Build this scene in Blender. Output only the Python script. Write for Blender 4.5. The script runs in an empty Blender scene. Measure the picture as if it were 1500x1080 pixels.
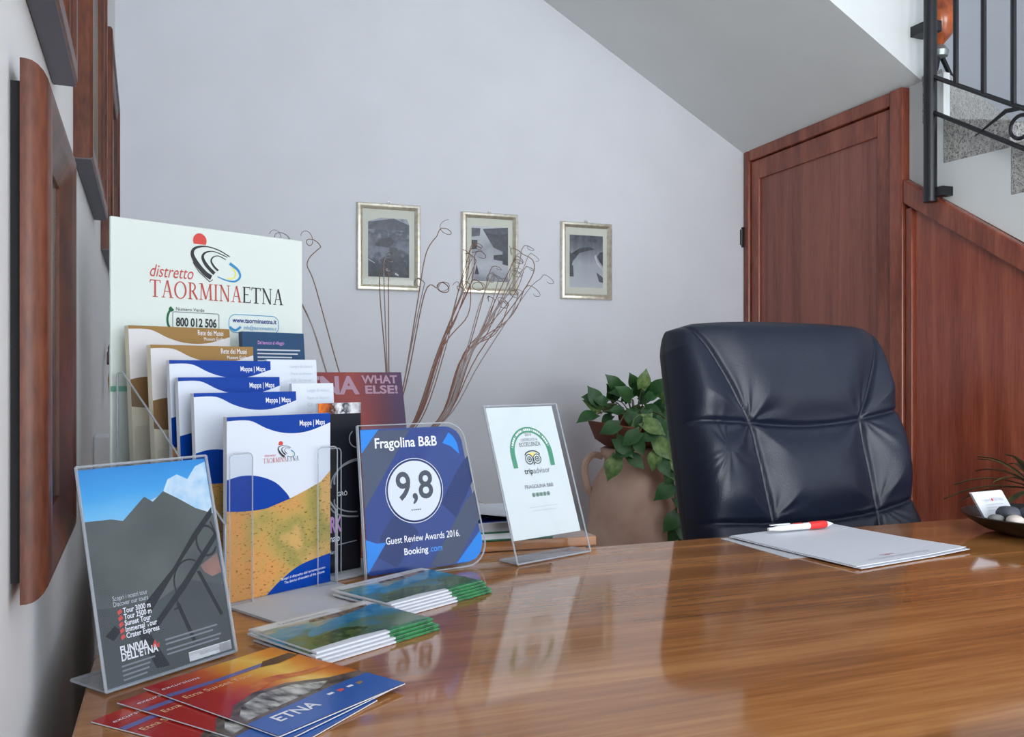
import bpy, math, random
from mathutils import Vector, Matrix, noise
random.seed(7)
PI = math.pi
R = math.radians
sc = bpy.context.scene
col = sc.collection

# ---------------------------------------------------------------- camera, world, lights, exposure
CAMZ = 1.05
cam = bpy.data.cameras.new('camera')
cam.sensor_width = 36.0
cam.lens = 36.0 * 1300 / 1500
cam.shift_y = 5.0 / 1500
cam.clip_start = 0.02
camo = bpy.data.objects.new('camera', cam)
camo.location = (0, 0, CAMZ)
camo.rotation_euler = (R(90), 0, R(-20.6))
col.objects.link(camo)
sc.camera = camo

world = bpy.data.worlds.new('world')
sc.world = world
world.use_nodes = True
bg = world.node_tree.nodes['Background']
bg.inputs[0].default_value = (0.80, 0.90, 1.0, 1)
bg.inputs[1].default_value = 0.75

def area(name, loc, target, sx, sy, power, colr):
    l = bpy.data.lights.new(name, 'AREA')
    l.shape = 'RECTANGLE'; l.size = sx; l.size_y = sy
    l.energy = power; l.color = colr
    o = bpy.data.objects.new(name, l)
    o.location = loc
    d = Vector(target) - Vector(loc)
    o.rotation_euler = d.to_track_quat('-Z', 'Y').to_euler()
    col.objects.link(o)
    return o
# daylight entering by the glazed entrance behind the camera; unseen left-wall light added to fill soffit and door
area('daylight_entrance', (2.4, -7.9, 1.45), (2.4, 0, 1.45), 4.6, 2.3, 400, (0.91, 0.96, 1.0))
area('added_side_fill', (0.06, -2.3, 1.25), (3.0, -2.2, 1.25), 2.1, 2.2, 255, (0.93, 0.97, 1.0))

vs = sc.view_settings
vs.view_transform = 'Standard'
vs.look = 'None'
vs.exposure = -0.09
vs.gamma = 1.0
vs.use_curve_mapping = False
sc.cycles.use_denoising = True
sc.cycles.max_bounces = 10
sc.cycles.diffuse_bounces = 5
sc.cycles.transparent_max_bounces = 40
sc.cycles.caustics_reflective = False
sc.cycles.caustics_refractive = False

# ---------------------------------------------------------------- materials
def lin(c):
    return tuple((v / 12.92 if v <= 0.04045 else ((v + 0.055) / 1.055) ** 2.4) for v in (x / 255 for x in c)) + (1,)
MATS = {}
def mat(name, rgb, rough=0.6, metal=0.0, spec=0.5, var=0.0, scale=20.0, bump=0.0, stretch=(1, 1, 1), rgb2=None, coat=0.0, detail=4):
    if name in MATS: return MATS[name]
    if name.startswith(('print_', 'award_', 'lava', 'cloud', 'pylon', 'cover', 'certificate')): spec = 0.2
    m = bpy.data.materials.new(name); m.use_nodes = True
    nt = m.node_tree; n = nt.nodes; b = n['Principled BSDF']
    b.inputs['Base Color'].default_value = lin(rgb)
    b.inputs['Roughness'].default_value = rough
    b.inputs['Metallic'].default_value = metal
    b.inputs['Specular IOR Level'].default_value = spec
    if coat: b.inputs['Coat Weight'].default_value = coat; b.inputs['Coat Roughness'].default_value = 0.05
    if var or bump or rgb2:
        tc = n.new('ShaderNodeTexCoord'); mp = n.new('ShaderNodeMapping'); no = n.new('ShaderNodeTexNoise')
        mp.inputs['Scale'].default_value = stretch
        no.inputs['Scale'].default_value = scale; no.inputs['Detail'].default_value = detail
        nt.links.new(tc.outputs['Object'], mp.inputs[0]); nt.links.new(mp.outputs[0], no.inputs['Vector'])
        if var or rgb2:
            rp = n.new('ShaderNodeValToRGB')
            c = lin(rgb); c2 = lin(rgb2) if rgb2 else tuple(min(1, x * (1 + var)) for x in c[:3]) + (1,)
            c1 = c if rgb2 else tuple(x * (1 - var) for x in c[:3]) + (1,)
            rp.color_ramp.elements[0].position = 0.32; rp.color_ramp.elements[1].position = 0.68
            rp.color_ramp.elements[0].color = c1; rp.color_ramp.elements[1].color = c2
            nt.links.new(no.outputs['Fac'], rp.inputs[0]); nt.links.new(rp.outputs[0], b.inputs['Base Color'])
        if bump:
            bp = n.new('ShaderNodeBump'); bp.inputs['Strength'].default_value = bump; bp.inputs['Distance'].default_value = 0.002
            nt.links.new(no.outputs['Fac'], bp.inputs['Height']); nt.links.new(bp.outputs[0], b.inputs['Normal'])
    MATS[name] = m
    return m

def wood(name, dark, mid, light, stretch, scale=3.0, rough=0.2, spec=0.5, fine=60.0, bump=0.02, coat=0.0):
    m = bpy.data.materials.new(name); m.use_nodes = True
    nt = m.node_tree; n = nt.nodes; b = n['Principled BSDF']
    tc = n.new('ShaderNodeTexCoord'); mp = n.new('ShaderNodeMapping'); mp.inputs['Scale'].default_value = stretch
    nt.links.new(tc.outputs['Object'], mp.inputs[0])
    n1 = n.new('ShaderNodeTexNoise'); n1.inputs['Scale'].default_value = scale; n1.inputs['Detail'].default_value = 5; n1.inputs['Distortion'].default_value = 0.6
    n2 = n.new('ShaderNodeTexNoise'); n2.inputs['Scale'].default_value = fine; n2.inputs['Detail'].default_value = 3
    nt.links.new(mp.outputs[0], n1.inputs['Vector']); nt.links.new(mp.outputs[0], n2.inputs['Vector'])
    mx = n.new('ShaderNodeMath'); mx.operation = 'MULTIPLY_ADD'; mx.inputs[1].default_value = 0.35
    nt.links.new(n2.outputs['Fac'], mx.inputs[0])
    m2 = n.new('ShaderNodeMath'); m2.operation = 'MULTIPLY'; m2.inputs[1].default_value = 0.65
    nt.links.new(n1.outputs['Fac'], m2.inputs[0]); nt.links.new(m2.outputs[0], mx.inputs[2])
    rp = n.new('ShaderNodeValToRGB'); e = rp.color_ramp.elements
    e[0].position = 0.36; e[0].color = lin(dark); e[1].position = 0.64; e[1].color = lin(light)
    k = e.new(0.5); k.color = lin(mid)
    nt.links.new(mx.outputs[0], rp.inputs[0]); nt.links.new(rp.outputs[0], b.inputs['Base Color'])
    b.inputs['Roughness'].default_value = rough; b.inputs['Specular IOR Level'].default_value = spec
    if coat: b.inputs['Coat Weight'].default_value = coat; b.inputs['Coat Roughness'].default_value = 0.04
    bp = n.new('ShaderNodeBump'); bp.inputs['Strength'].default_value = bump; bp.inputs['Distance'].default_value = 0.001
    nt.links.new(n2.outputs['Fac'], bp.inputs['Height']); nt.links.new(bp.outputs[0], b.inputs['Normal'])
    MATS[name] = m
    return m

def clear(name, tint, refl, rough=0.03, body=0.0, bodyc=(230, 235, 240)):
    m = bpy.data.materials.new(name); m.use_nodes = True
    nt = m.node_tree; n = nt.nodes
    for x in list(n): n.remove(x)
    out = n.new('ShaderNodeOutputMaterial'); tr = n.new('ShaderNodeBsdfTransparent'); gl = n.new('ShaderNodeBsdfGlossy'); fr = n.new('ShaderNodeFresnel'); mx = n.new('ShaderNodeMixShader')
    tr.inputs[0].default_value = lin(tint); gl.inputs['Roughness'].default_value = rough
    n.remove(fr); lw = n.new('ShaderNodeLayerWeight'); pw = n.new('ShaderNodeMath'); pw.operation = 'POWER'; pw.inputs[1].default_value = 5.0
    ma = n.new('ShaderNodeMath'); ma.operation = 'MULTIPLY_ADD'; ma.inputs[1].default_value = 0.8; ma.inputs[2].default_value = ((refl - 1) / (refl + 1)) ** 2
    nt.links.new(lw.outputs['Facing'], pw.inputs[0]); nt.links.new(pw.outputs[0], ma.inputs[0]); nt.links.new(ma.outputs[0], mx.inputs[0])
    nt.links.new(tr.outputs[0], mx.inputs[1]); nt.links.new(gl.outputs[0], mx.inputs[2])
    last = mx
    if body:
        df = n.new('ShaderNodeBsdfDiffuse'); df.inputs[0].default_value = lin(bodyc); m2 = n.new('ShaderNodeMixShader'); m2.inputs[0].default_value = body
        nt.links.new(mx.outputs[0], m2.inputs[1]); nt.links.new(df.outputs[0], m2.inputs[2]); last = m2
    nt.links.new(last.outputs[0], out.inputs[0])
    MATS[name] = m
    return m

def ramp_mat(name, stops, axis='X', span=(0, 1), rough=0.35, nscale=30.0, namp=0.1, detail=4, stretch=(1, 1, 1), spec=0.25):
    """printed picture: a colour ramp along a local axis, broken up by noise"""
    m = bpy.data.materials.new(name); m.use_nodes = True
    nt = m.node_tree; n = nt.nodes; b = n['Principled BSDF']
    tc = n.new('ShaderNodeTexCoord'); sp = n.new('ShaderNodeSeparateXYZ'); nt.links.new(tc.outputs['Object'], sp.inputs[0])
    mr = n.new('ShaderNodeMapRange'); mr.inputs[1].default_value = span[0]; mr.inputs[2].default_value = span[1]
    nt.links.new(sp.outputs[axis], mr.inputs[0])
    mp = n.new('ShaderNodeMapping'); mp.inputs['Scale'].default_value = stretch
    nt.links.new(tc.outputs['Object'], mp.inputs[0])
    no = n.new('ShaderNodeTexNoise'); no.inputs['Scale'].default_value = nscale; no.inputs['Detail'].default_value = detail
    nt.links.new(mp.outputs[0], no.inputs['Vector'])
    ma = n.new('ShaderNodeMath'); ma.operation = 'MULTIPLY_ADD'; ma.inputs[1].default_value = namp
    sb = n.new('ShaderNodeMath'); sb.operation = 'SUBTRACT'; sb.inputs[1].default_value = 0.5
    nt.links.new(no.outputs['Fac'], sb.inputs[0]); nt.links.new(sb.outputs[0], ma.inputs[0]); nt.links.new(mr.outputs[0], ma.inputs[2])
    rp = n.new('ShaderNodeValToRGB'); e = rp.color_ramp.elements
    while len(e) > 1: e.remove(e[-1])
    e[0].position = stops[0][0]; e[0].color = lin(stops[0][1])
    for p, c in stops[1:]:
        k = e.new(p); k.color = lin(c)
    nt.links.new(ma.outputs[0], rp.inputs[0]); nt.links.new(rp.outputs[0], b.inputs['Base Color'])
    b.inputs['Roughness'].default_value = rough; b.inputs['Specular IOR Level'].default_value = spec
    MATS[name] = m
    return m

WALL = mat('wall_plaster', (212, 215, 221), 0.85, spec=0.2, var=0.02, scale=6, bump=0.06)
WALLL = mat('wall_plaster_pale', (224, 226, 226), 0.85, spec=0.2, var=0.02, scale=6, bump=0.05)
STAIRW = mat('stair_plaster', (216, 221, 221), 0.85, spec=0.2, var=0.02, scale=5)
FLOOR = mat('floor_tile', (228, 222, 216), 0.3, var=0.06, scale=5)
DESKW = wood('desk_wood', (130, 82, 44), (158, 103, 56), (184, 128, 76), (0.35, 6.5, 1), 2.4, rough=0.085, spec=0.5, fine=22, bump=0.002, coat=0.15)
DOORW = wood('mahogany_panel', (112, 58, 46), (134, 74, 60), (152, 88, 72), (9, 0.45, 9), 2.2, rough=0.32, fine=24, bump=0.03)
DOORF = wood('mahogany_frame', (108, 50, 34), (132, 66, 46), (150, 82, 60), (7, 0.8, 7), 2.0, rough=0.26, fine=20, bump=0.03)
PANELW = wood('cherry_panel', (124, 58, 42), (148, 74, 54), (168, 92, 66), (8, 0.4, 8), 2.0, rough=0.16, fine=22, bump=0.01)
FRAMEW = wood('walnut_frame', (60, 28, 16), (86, 44, 26), (106, 58, 36), (8, 1.5, 8), 3, rough=0.36, spec=0.3, fine=30)
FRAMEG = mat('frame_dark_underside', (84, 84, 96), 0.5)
BLACKB = mat('black_backing', (12, 12, 14), 0.7)
GRANITE = None
def granite():
    m = mat('granite', (150, 150, 146), 0.35, rgb2=(190, 190, 186), scale=70, detail=2)
    nt = m.node_tree; n = nt.nodes
    vo = n.new('ShaderNodeTexNoise'); vo.inputs['Scale'].default_value = 190; vo.inputs['Detail'].default_value = 1
    tc = [x for x in n if x.type == 'TEX_COORD'][0]; nt.links.new(tc.outputs['Object'], vo.inputs['Vector'])
    rp = n.new('ShaderNodeValToRGB'); rp.color_ramp.elements[0].position = 0.36; rp.color_ramp.elements[1].position = 0.46
    rp.color_ramp.elements[0].color = (0.12, 0.12, 0.12, 1); rp.color_ramp.elements[1].color = (1, 1, 1, 1)
    nt.links.new(vo.outputs['Fac'], rp.inputs[0])
    mx = n.new('ShaderNodeMixRGB'); mx.blend_type = 'MULTIPLY'; mx.inputs[0].default_value = 0.8
    b = n['Principled BSDF']; src = b.inputs['Base Color'].links[0].from_socket
    nt.links.new(src, mx.inputs[1]); nt.links.new(rp.outputs[0], mx.inputs[2]); nt.links.new(mx.outputs[0], b.inputs['Base Color'])
    return m
GRANITE = granite()
IRON = mat('black_iron', (20, 21, 28), 0.38, spec=0.5)
LEATHER = mat('black_leather', (19, 27, 44), 0.40, spec=0.42, bump=0.25, scale=320, detail=3)
LEATHERS = mat('black_leather_side', (14, 15, 20), 0.5, spec=0.4, bump=0.2, scale=320)
PLASTICB = mat('black_plastic', (18, 18, 20), 0.45)
TERRA = mat('terracotta_jar', (196, 160, 142), 0.85, rgb2=(216, 186, 166), scale=9, spec=0.2, bump=0.3)
TERRAD = mat('terracotta_dark', (100, 56, 44), 0.7, rgb2=(128, 76, 60), scale=12, spec=0.3, bump=0.2)
LEAF = mat('leaf_green', (30, 72, 36), 0.42, rgb2=(58, 104, 52), scale=25, spec=0.4)
LEAFV = mat('leaf_variegated', (44, 92, 42), 0.42, rgb2=(140, 164, 96), scale=40, spec=0.4)
STEM = mat('stem_green', (90, 84, 52), 0.6)
SOIL = mat('soil', (48, 36, 28), 0.95)
TWIG = mat('twig_brown', (112, 84, 70), 0.7)
TWIGR = mat('twig_red', (108, 70, 58), 0.7)
TWIGG = mat('twig_grey', (128, 118, 116), 0.7)
PAPER = mat('paper_white', (216, 219, 226), 0.55, spec=0.3)
PAPERC = mat('paper_cream', (226, 216, 192), 0.6, spec=0.3)
PAPERG = mat('paper_glossy_white', (210, 217, 228), 0.3, spec=0.4)
POSTER = mat('poster_white', (212, 221, 215), 0.4, spec=0.3)
BLUE = mat('print_blue', (0, 58, 150), 0.3, spec=0.4)
NAVY = mat('print_navy', (36, 52, 126), 0.3, spec=0.4)
GOLDP = mat('print_ochre', (150, 116, 66), 0.35, spec=0.4)
BROWNP = mat('print_brown', (128, 98, 66), 0.35)
INK = mat('ink_black', (34, 36, 42), 0.5)
INKG = mat('ink_grey', (120, 124, 132), 0.5)
INKL = mat('ink_pale_grey', (190, 194, 202), 0.5)
WHITE = mat('print_white', (232, 235, 240), 0.4)
REDP = mat('print_red', (206, 78, 70), 0.45)
REDT = mat('print_brick_red', (186, 84, 78), 0.45)
GREENP = mat('print_green', (78, 150, 118), 0.4)
GREEND = mat('print_dark_green', (24, 96, 64), 0.4)
SKYB = mat('print_sky_blue', (24, 132, 226), 0.3)
CYAN = mat('print_cyan', (60, 140, 190), 0.4)
YELLOWP = mat('print_yellow', (226, 224, 110), 0.4)
PINKP = mat('print_pink', (206, 152, 212), 0.4)
TEALB = mat('print_petrol', (40, 72, 104), 0.35)
GILT = mat('gilt', (206, 198, 176), 0.32, metal=0.75, rgb2=(232, 228, 214), scale=60, stretch=(1, 1, 1))
MATB = mat('mount_card', (212, 212, 200), 0.8)
GLASS = clear('picture_glass', (248, 250, 250), 1.3)
ACR = clear('clear_acrylic', (250, 251, 252), 1.22, 0.02)
ACRE = clear('acrylic_edge', (236, 240, 244), 1.5, 0.12, body=0.42, bodyc=(206, 210, 216))
ACRB = clear('acrylic_base', (235, 236, 240), 1.4, 0.05, body=0.72, bodyc=(214, 216, 220))
ACRF = clear('acrylic_foot', (240, 241, 243), 1.4, 0.05, body=0.25, bodyc=(214, 216, 220))
REDPL = mat('red_plastic', (220, 50, 48), 0.35)
WHITEPL = mat('white_plastic', (232, 234, 236), 0.35)
BOWLM = mat('bowl_black', (11, 10, 12), 0.35)
STONED = mat('pebble_dark', (74, 78, 86), 0.6, var=0.25, scale=40)
STONEL = mat('pebble_pale', (206, 196, 188), 0.6, var=0.08, scale=40)
STONEM = mat('pebble_grey', (120, 120, 116), 0.6, var=0.15, scale=40)

# ---------------------------------------------------------------- mesh helpers
class MB:
    def __init__(s): s.v = []; s.f = []; s.mi = []; s.cur = 0
    def face(s, idx): s.f.append(tuple(idx)); s.mi.append(s.cur)
    def add(s, verts, faces):
        o = len(s.v); s.v += [tuple(p) for p in verts]
        for f in faces: s.face([o + i for i in f])
        return s
    def box(s, a, b):
        (x0, y0, z0), (x1, y1, z1) = a, b
        return s.add([(x0,y0,z0),(x1,y0,z0),(x1,y1,z0),(x0,y1,z0),(x0,y0,z1),(x1,y0,z1),(x1,y1,z1),(x0,y1,z1)],
                     [(0,3,2,1),(4,5,6,7),(0,1,5,4),(1,2,6,5),(2,3,7,6),(3,0,4,7)])
    def hexa(s, p):
        return s.add(p, [(0,3,2,1),(4,5,6,7),(0,1,5,4),(1,2,6,5),(2,3,7,6),(3,0,4,7)])
    def prism(s, poly, z0, z1, axis='z'):
        n = len(poly)
        def mk(p, h):
            return (p[0], p[1], h) if axis == 'z' else ((p[0], h, p[1]) if axis == 'y' else (h, p[0], p[1]))
        vs_ = [mk(p, z0) for p in poly] + [mk(p, z1) for p in poly]
        fs = [tuple(range(n))[::-1], tuple(range(n, 2 * n))] + [(i, (i + 1) % n, n + (i + 1) % n, n + i) for i in range(n)]
        return s.add(vs_, fs)
    def poly(s, pts, z=0.0):
        return s.add([(p[0], p[1], z) for p in pts], [tuple(range(len(pts)))])
    def ring(s, outer, inner, z=0.0, closed=True):
        n = len(outer); o = len(s.v)
        s.v += [(p[0], p[1], z) for p in outer] + [(p[0], p[1], z) for p in inner]
        for i in range(n if closed else n - 1):
            j = (i + 1) % n
            s.face((o + i, o + j, o + n + j, o + n + i))
        return s
    def tube(s, pts, r, seg=6, closed=False, cap=True):
        pts = [Vector(p) for p in pts]; n = len(pts); o = len(s.v)
        rad = r if isinstance(r, (list, tuple)) else [r] * n
        prev = None
        for i, p in enumerate(pts):
            a = pts[(i - 1) % n] if (closed or i > 0) else p
            b = pts[(i + 1) % n] if (closed or i < n - 1) else p
            t = (b - a)
            t = t.normalized() if t.length > 1e-9 else Vector((0, 0, 1))
            if prev is None:
                u = t.orthogonal().normalized()
            else:
                u = prev - t * prev.dot(t)
                u = u.normalized() if u.length > 1e-6 else t.orthogonal().normalized()
            prev = u; w = t.cross(u)
            for k in range(seg):
                an = 2 * PI * k / seg
                s.v.append(tuple(p + (u * math.cos(an) + w * math.sin(an)) * rad[i]))
        for i in range(n if closed else n - 1):
            j = (i + 1) % n
            for k in range(seg):
                l = (k + 1) % seg
                s.face((o + i * seg + k, o + i * seg + l, o + j * seg + l, o + j * seg + k))
        if cap and not closed:
            s.face([o + k for k in range(seg)][::-1]); s.face([o + (n - 1) * seg + k for k in range(seg)])
        return s
    def lathe(s, prof, seg=32, c=(0, 0, 0), sx=1.0, sy=1.0):
        o = len(s.v); n = len(prof)
        for r_, z in prof:
            for k in range(seg):
                a = 2 * PI * k / seg
                s.v.append((c[0] + r_ * math.cos(a) * sx, c[1] + r_ * math.sin(a) * sy, c[2] + z))
        for i in range(n - 1):
            for k in range(seg):
                l = (k + 1) % seg
                s.face((o + i * seg + k, o + i * seg + l, o + (i + 1) * seg + l, o + (i + 1) * seg + k))
        s.face([o + k for k in range(seg)][::-1]); s.face([o + (n - 1) * seg + k for k in range(seg)])
        return s
    def frame(s, w, h, prof):
        """profile (inset, height) swept round a w x h rectangle standing in the local xy plane from (0,0)"""
        o = len(s.v); n = len(prof)
        cs = [(0, 0, 1, 1), (w, 0, -1, 1), (w, h, -1, -1), (0, h, 1, -1)]
        for (x, y, ax, ay) in cs:
            for (i_, z) in prof: s.v.append((x + ax * i_, y + ay * i_, z))
        for c in range(4):
            d = (c + 1) % 4
            for k in range(n):
                l = (k + 1) % n
                s.face((o + c * n + k, o + d * n + k, o + d * n + l, o + c * n + l))
        return s
    def build(s, name, m, parent=None, smooth=False, bevel=0.0, recalc=True):
        me = bpy.data.meshes.new(name)
        me.from_pydata(s.v, [], s.f)
        if isinstance(m, (list, tuple)):
            for x in m: me.materials.append(x)
            for i, p in enumerate(me.polygons): p.material_index = s.mi[i]
        else:
            me.materials.append(m)
        if recalc:
            import bmesh
            bm = bmesh.new(); bm.from_mesh(me); bmesh.ops.recalc_face_normals(bm, faces=bm.faces); bm.to_mesh(me); bm.free()
        if smooth:
            for p in me.polygons: p.use_smooth = True
            if smooth != 2:
                try: me.set_sharp_from_angle(angle=R(40))
                except Exception: pass
        o = bpy.data.objects.new(name, me); col.objects.link(o)
        if parent: o.parent = parent
        if bevel:
            b = o.modifiers.new('bevel', 'BEVEL'); b.width = bevel; b.segments = 2; b.limit_method = 'ANGLE'
        return o

def tag(o, label=None, cat=None, group=None, kind=None):
    if label: o['label'] = label
    if cat: o['category'] = cat
    if group: o['group'] = group
    if kind: o['kind'] = kind
    return o
def empty(name, loc=(0, 0, 0), rz=0.0, mtx=None):
    o = bpy.data.objects.new(name, None); col.objects.link(o); o.empty_display_size = 0.05
    if mtx is not None: o.matrix_world = mtx
    else: o.location = loc; o.rotation_euler = (0, 0, rz)
    return o
def axes(origin, x, y):
    x = Vector(x).normalized(); y = Vector(y); y = (y - x * y.dot(x)).normalized(); z = x.cross(y)
    m = Matrix(((x.x, y.x, z.x, origin[0]), (x.y, y.y, z.y, origin[1]), (x.z, y.z, z.z, origin[2]), (0, 0, 0, 1)))
    return m
def standing(origin, yaw, lean):
    """local x = width, y = up the sheet, z = towards the reader"""
    a, l = R(yaw), R(lean)
    return axes(origin, (math.cos(a), math.sin(a), 0), (-math.sin(a) * math.sin(l), math.cos(a) * math.sin(l), math.cos(l)))
def lying(origin, yaw):
    a = R(yaw)
    return axes(origin, (math.cos(a), math.sin(a), 0), (-math.sin(a), math.cos(a), 0))

def text(s, parent, m, x, y, size, w=None, align='LEFT', bold=0.0, shear=0.0, z=0.0, name='lettering', rot=0.0, h=None):
    cu = bpy.data.curves.new('t', 'FONT'); cu.body = s; cu.size = 1.0; cu.resolution_u = 4
    cu.offset = bold; cu.shear = shear; cu.fill_mode = 'FRONT'
    to = bpy.data.objects.new('t', cu); col.objects.link(to)
    bpy.context.view_layer.update()
    dg = bpy.context.evaluated_depsgraph_get()
    me = bpy.data.meshes.new_from_object(to.evaluated_get(dg))
    bpy.data.objects.remove(to); bpy.data.curves.remove(cu)
    xs = [v.co.x for v in me.vertices] or [0]; x0, x1 = min(xs), max(xs)
    sx = (w / (x1 - x0)) if w else size
    tw = (x1 - x0) * sx
    ox = {'LEFT': 0, 'CENTER': -tw / 2, 'RIGHT': -tw}[align]
    cr, sr = math.cos(R(rot)), math.sin(R(rot))
    for v in me.vertices:
        px, py = (v.co.x - x0) * sx + ox, v.co.y * size
        v.co = (x + px * cr - py * sr, y + px * sr + py * cr, z)
    me.materials.clear(); me.materials.append(m)
    o = bpy.data.objects.new(name, me); col.objects.link(o); o.parent = parent
    return o

def stroke(mb, p, q, w):
    p, q = Vector(p), Vector(q); d = (q - p).normalized(); n = Vector((-d.y, d.x)) * w / 2
    mb.poly([p - n, q - n, q + n, p + n])
def serif_text(s, parent, m, x, y, hgt, width, name='lettering', z=0.0, slope=0.0):
    """roman capitals drawn as polygons: thick and thin strokes with slab serifs"""
    adv = dict(T=.74, A=.80, O=.90, R=.76, M=1.0, I=.38, N=.88, E=.66)
    big = MB(); cx = 0.0
    tk, tn, sf = .115, .05, .045
    for ch in s:
        g = MB(); w = adv[ch] - .08
        def ser(cx_, yy, ww): g.poly([(cx_ - ww / 2, yy), (cx_ + ww / 2, yy), (cx_ + ww / 2, yy + sf), (cx_ - ww / 2, yy + sf)])
        if ch == 'T':
            stroke(g, (w / 2, 0), (w / 2, 1), tk); stroke(g, (0, .97), (w, .97), .05)
            stroke(g, (.03, 1), (.0, .82), .05); stroke(g, (w - .03, 1), (w, .82), .05); ser(w / 2, 0, .34)
        elif ch == 'A':
            stroke(g, (.1, 0), (w / 2 - .02, 1), tn); stroke(g, (w / 2, 1.02), (w - .1, 0), tk); stroke(g, (.22, .36), (w - .22, .36), .045); ser(.1, 0, .24); ser(w - .1, 0, .28)
        elif ch == 'O':
            n = 24
            g.ring([(w / 2 + w / 2 * math.cos(2 * PI * i / n), .5 + .52 * math.sin(2 * PI * i / n)) for i in range(n)],
                   [(w / 2 + (w / 2 - tk) * math.cos(2 * PI * i / n), .5 + .465 * math.sin(2 * PI * i / n)) for i in range(n)])
        elif ch == 'R':
            stroke(g, (.16, 0), (.16, 1), tk); ser(.16, 0, .3); ser(.16, 1 - sf, .3)
            n = 10; aa = [PI / 2 - PI * i / (n - 1) for i in range(n)]
            g.ring([(.28 + .26 * math.cos(a), .74 + .26 * math.sin(a)) for a in aa], [(.28 + .16 * math.cos(a), .74 + .215 * math.sin(a)) for a in aa], closed=False)
            stroke(g, (.16, .98), (.3, .98), .045); stroke(g, (.16, .5), (.3, .5), .045); stroke(g, (.32, .5), (w - .04, 0), tk)
        elif ch == 'M':
            stroke(g, (.12, 0), (.16, 1), tn); stroke(g, (.17, 1), (w / 2, .06), tk); stroke(g, (w / 2, .06), (w - .17, 1), tn); stroke(g, (w - .16, 1), (w - .12, 0), tk); ser(.12, 0, .24); ser(w - .12, 0, .3); ser(.1, 1 - sf, .2); ser(w - .1, 1 - sf, .2)
        elif ch == 'I':
            stroke(g, (w / 2, 0), (w / 2, 1), tk); ser(w / 2, 0, .3); ser(w / 2, 1 - sf, .3)
        elif ch == 'N':
            stroke(g, (.14, 0), (.14, 1), tn); stroke(g, (.12, 1), (w - .14, 0), tk); stroke(g, (w - .14, 0), (w - .14, 1), tn); ser(.14, 0, .24); ser(w - .14, 1 - sf, .24); ser(.08, 1 - sf, .18)
        elif ch == 'E':
            stroke(g, (.14, 0), (.14, 1), tk); stroke(g, (.02, .025), (w, .025), .05); stroke(g, (.02, .975), (w - .04, .975), .05); stroke(g, (.14, .52), (w - .14, .52), .045)
            stroke(g, (w - .02, 0), (w, .2), .045); stroke(g, (w - .05, 1), (w - .03, .84), .045)
        big.add([(cx + p[0], p[1], 0) for p in g.v], g.f)
        cx += adv[ch]
    k = width / (cx - .08)
    big.v = [(x + p[0] * k, y + p[1] * hgt, z) for p in big.v]
    return big.build(name, m, parent, recalc=False)

def arc(cx, cy, rx, ry, a0, a1, n=16):
    return [(cx + rx * math.cos(R(a0 + (a1 - a0) * i / (n - 1))), cy + ry * math.sin(R(a0 + (a1 - a0) * i / (n - 1)))) for i in range(n)]
def rrect(w, h, r, n=6, corners=(1, 1, 1, 1), x=0, y=0):
    """outline from bottom-left, counter-clockwise; corners = bl, br, tr, tl rounded?"""
    pts = []
    for (cx, cy, a0, on) in ((r, r, 180, corners[0]), (w - r, r, 270, corners[1]), (w - r, h - r, 0, corners[2]), (r, h - r, 90, corners[3])):
        if on: pts += arc(cx, cy, r, r, a0, a0 + 90, n)
        else: pts.append({180: (0, 0), 270: (w, 0), 0: (w, h), 90: (0, h)}[a0])
    return [(p[0] + x, p[1] + y) for p in pts]
def smooth_curve(pts, n=8, closed=False):
    """Catmull-Rom through points"""
    P = [Vector(p) for p in pts]; out = []; N = len(P)
    for i in range(N if closed else N - 1):
        p0 = P[(i - 1) % N] if (closed or i > 0) else P[i]; p1 = P[i]; p2 = P[(i + 1) % N]; p3 = P[(i + 2) % N] if (closed or i < N - 2) else P[(i + 1) % N]
        for k in range(n):
            t = k / n
            out.append(0.5 * ((2 * p1) + (p2 - p0) * t + (2 * p0 - 5 * p1 + 4 * p2 - p3) * t * t + (3 * p1 - p0 - 3 * p2 + p3) * t ** 3))
    if not closed: out.append(P[-1])
    return out
def ribbon(mb, pts, w, z=0.0):
    P = [Vector((p[0], p[1])) for p in pts]; n = len(P); ww = w if isinstance(w, (list, tuple)) else [w] * n
    L, Rr = [], []
    for i in range(n):
        d = (P[min(i + 1, n - 1)] - P[max(i - 1, 0)]); d = d.normalized() if d.length > 1e-9 else Vector((1, 0)); k = Vector((-d.y, d.x)) * ww[i] / 2
        L.append(P[i] + k); Rr.append(P[i] - k)
    mb.ring(L, Rr, z, closed=False)
def outline(pts, t=0.0012):
    return [(p[0], p[1], t) for p in pts]

# ---------------------------------------------------------------- setting
D = 3.40                      # back wall
TOP = 2.95
def wl(y): return -0.096 - 0.033 * y              # left wall
def wr(y): return 2.309 + 0.0332 * y              # plane of the understair joinery
DZ = 0.75
YF = 2.354                    # front face of the upper flight

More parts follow.
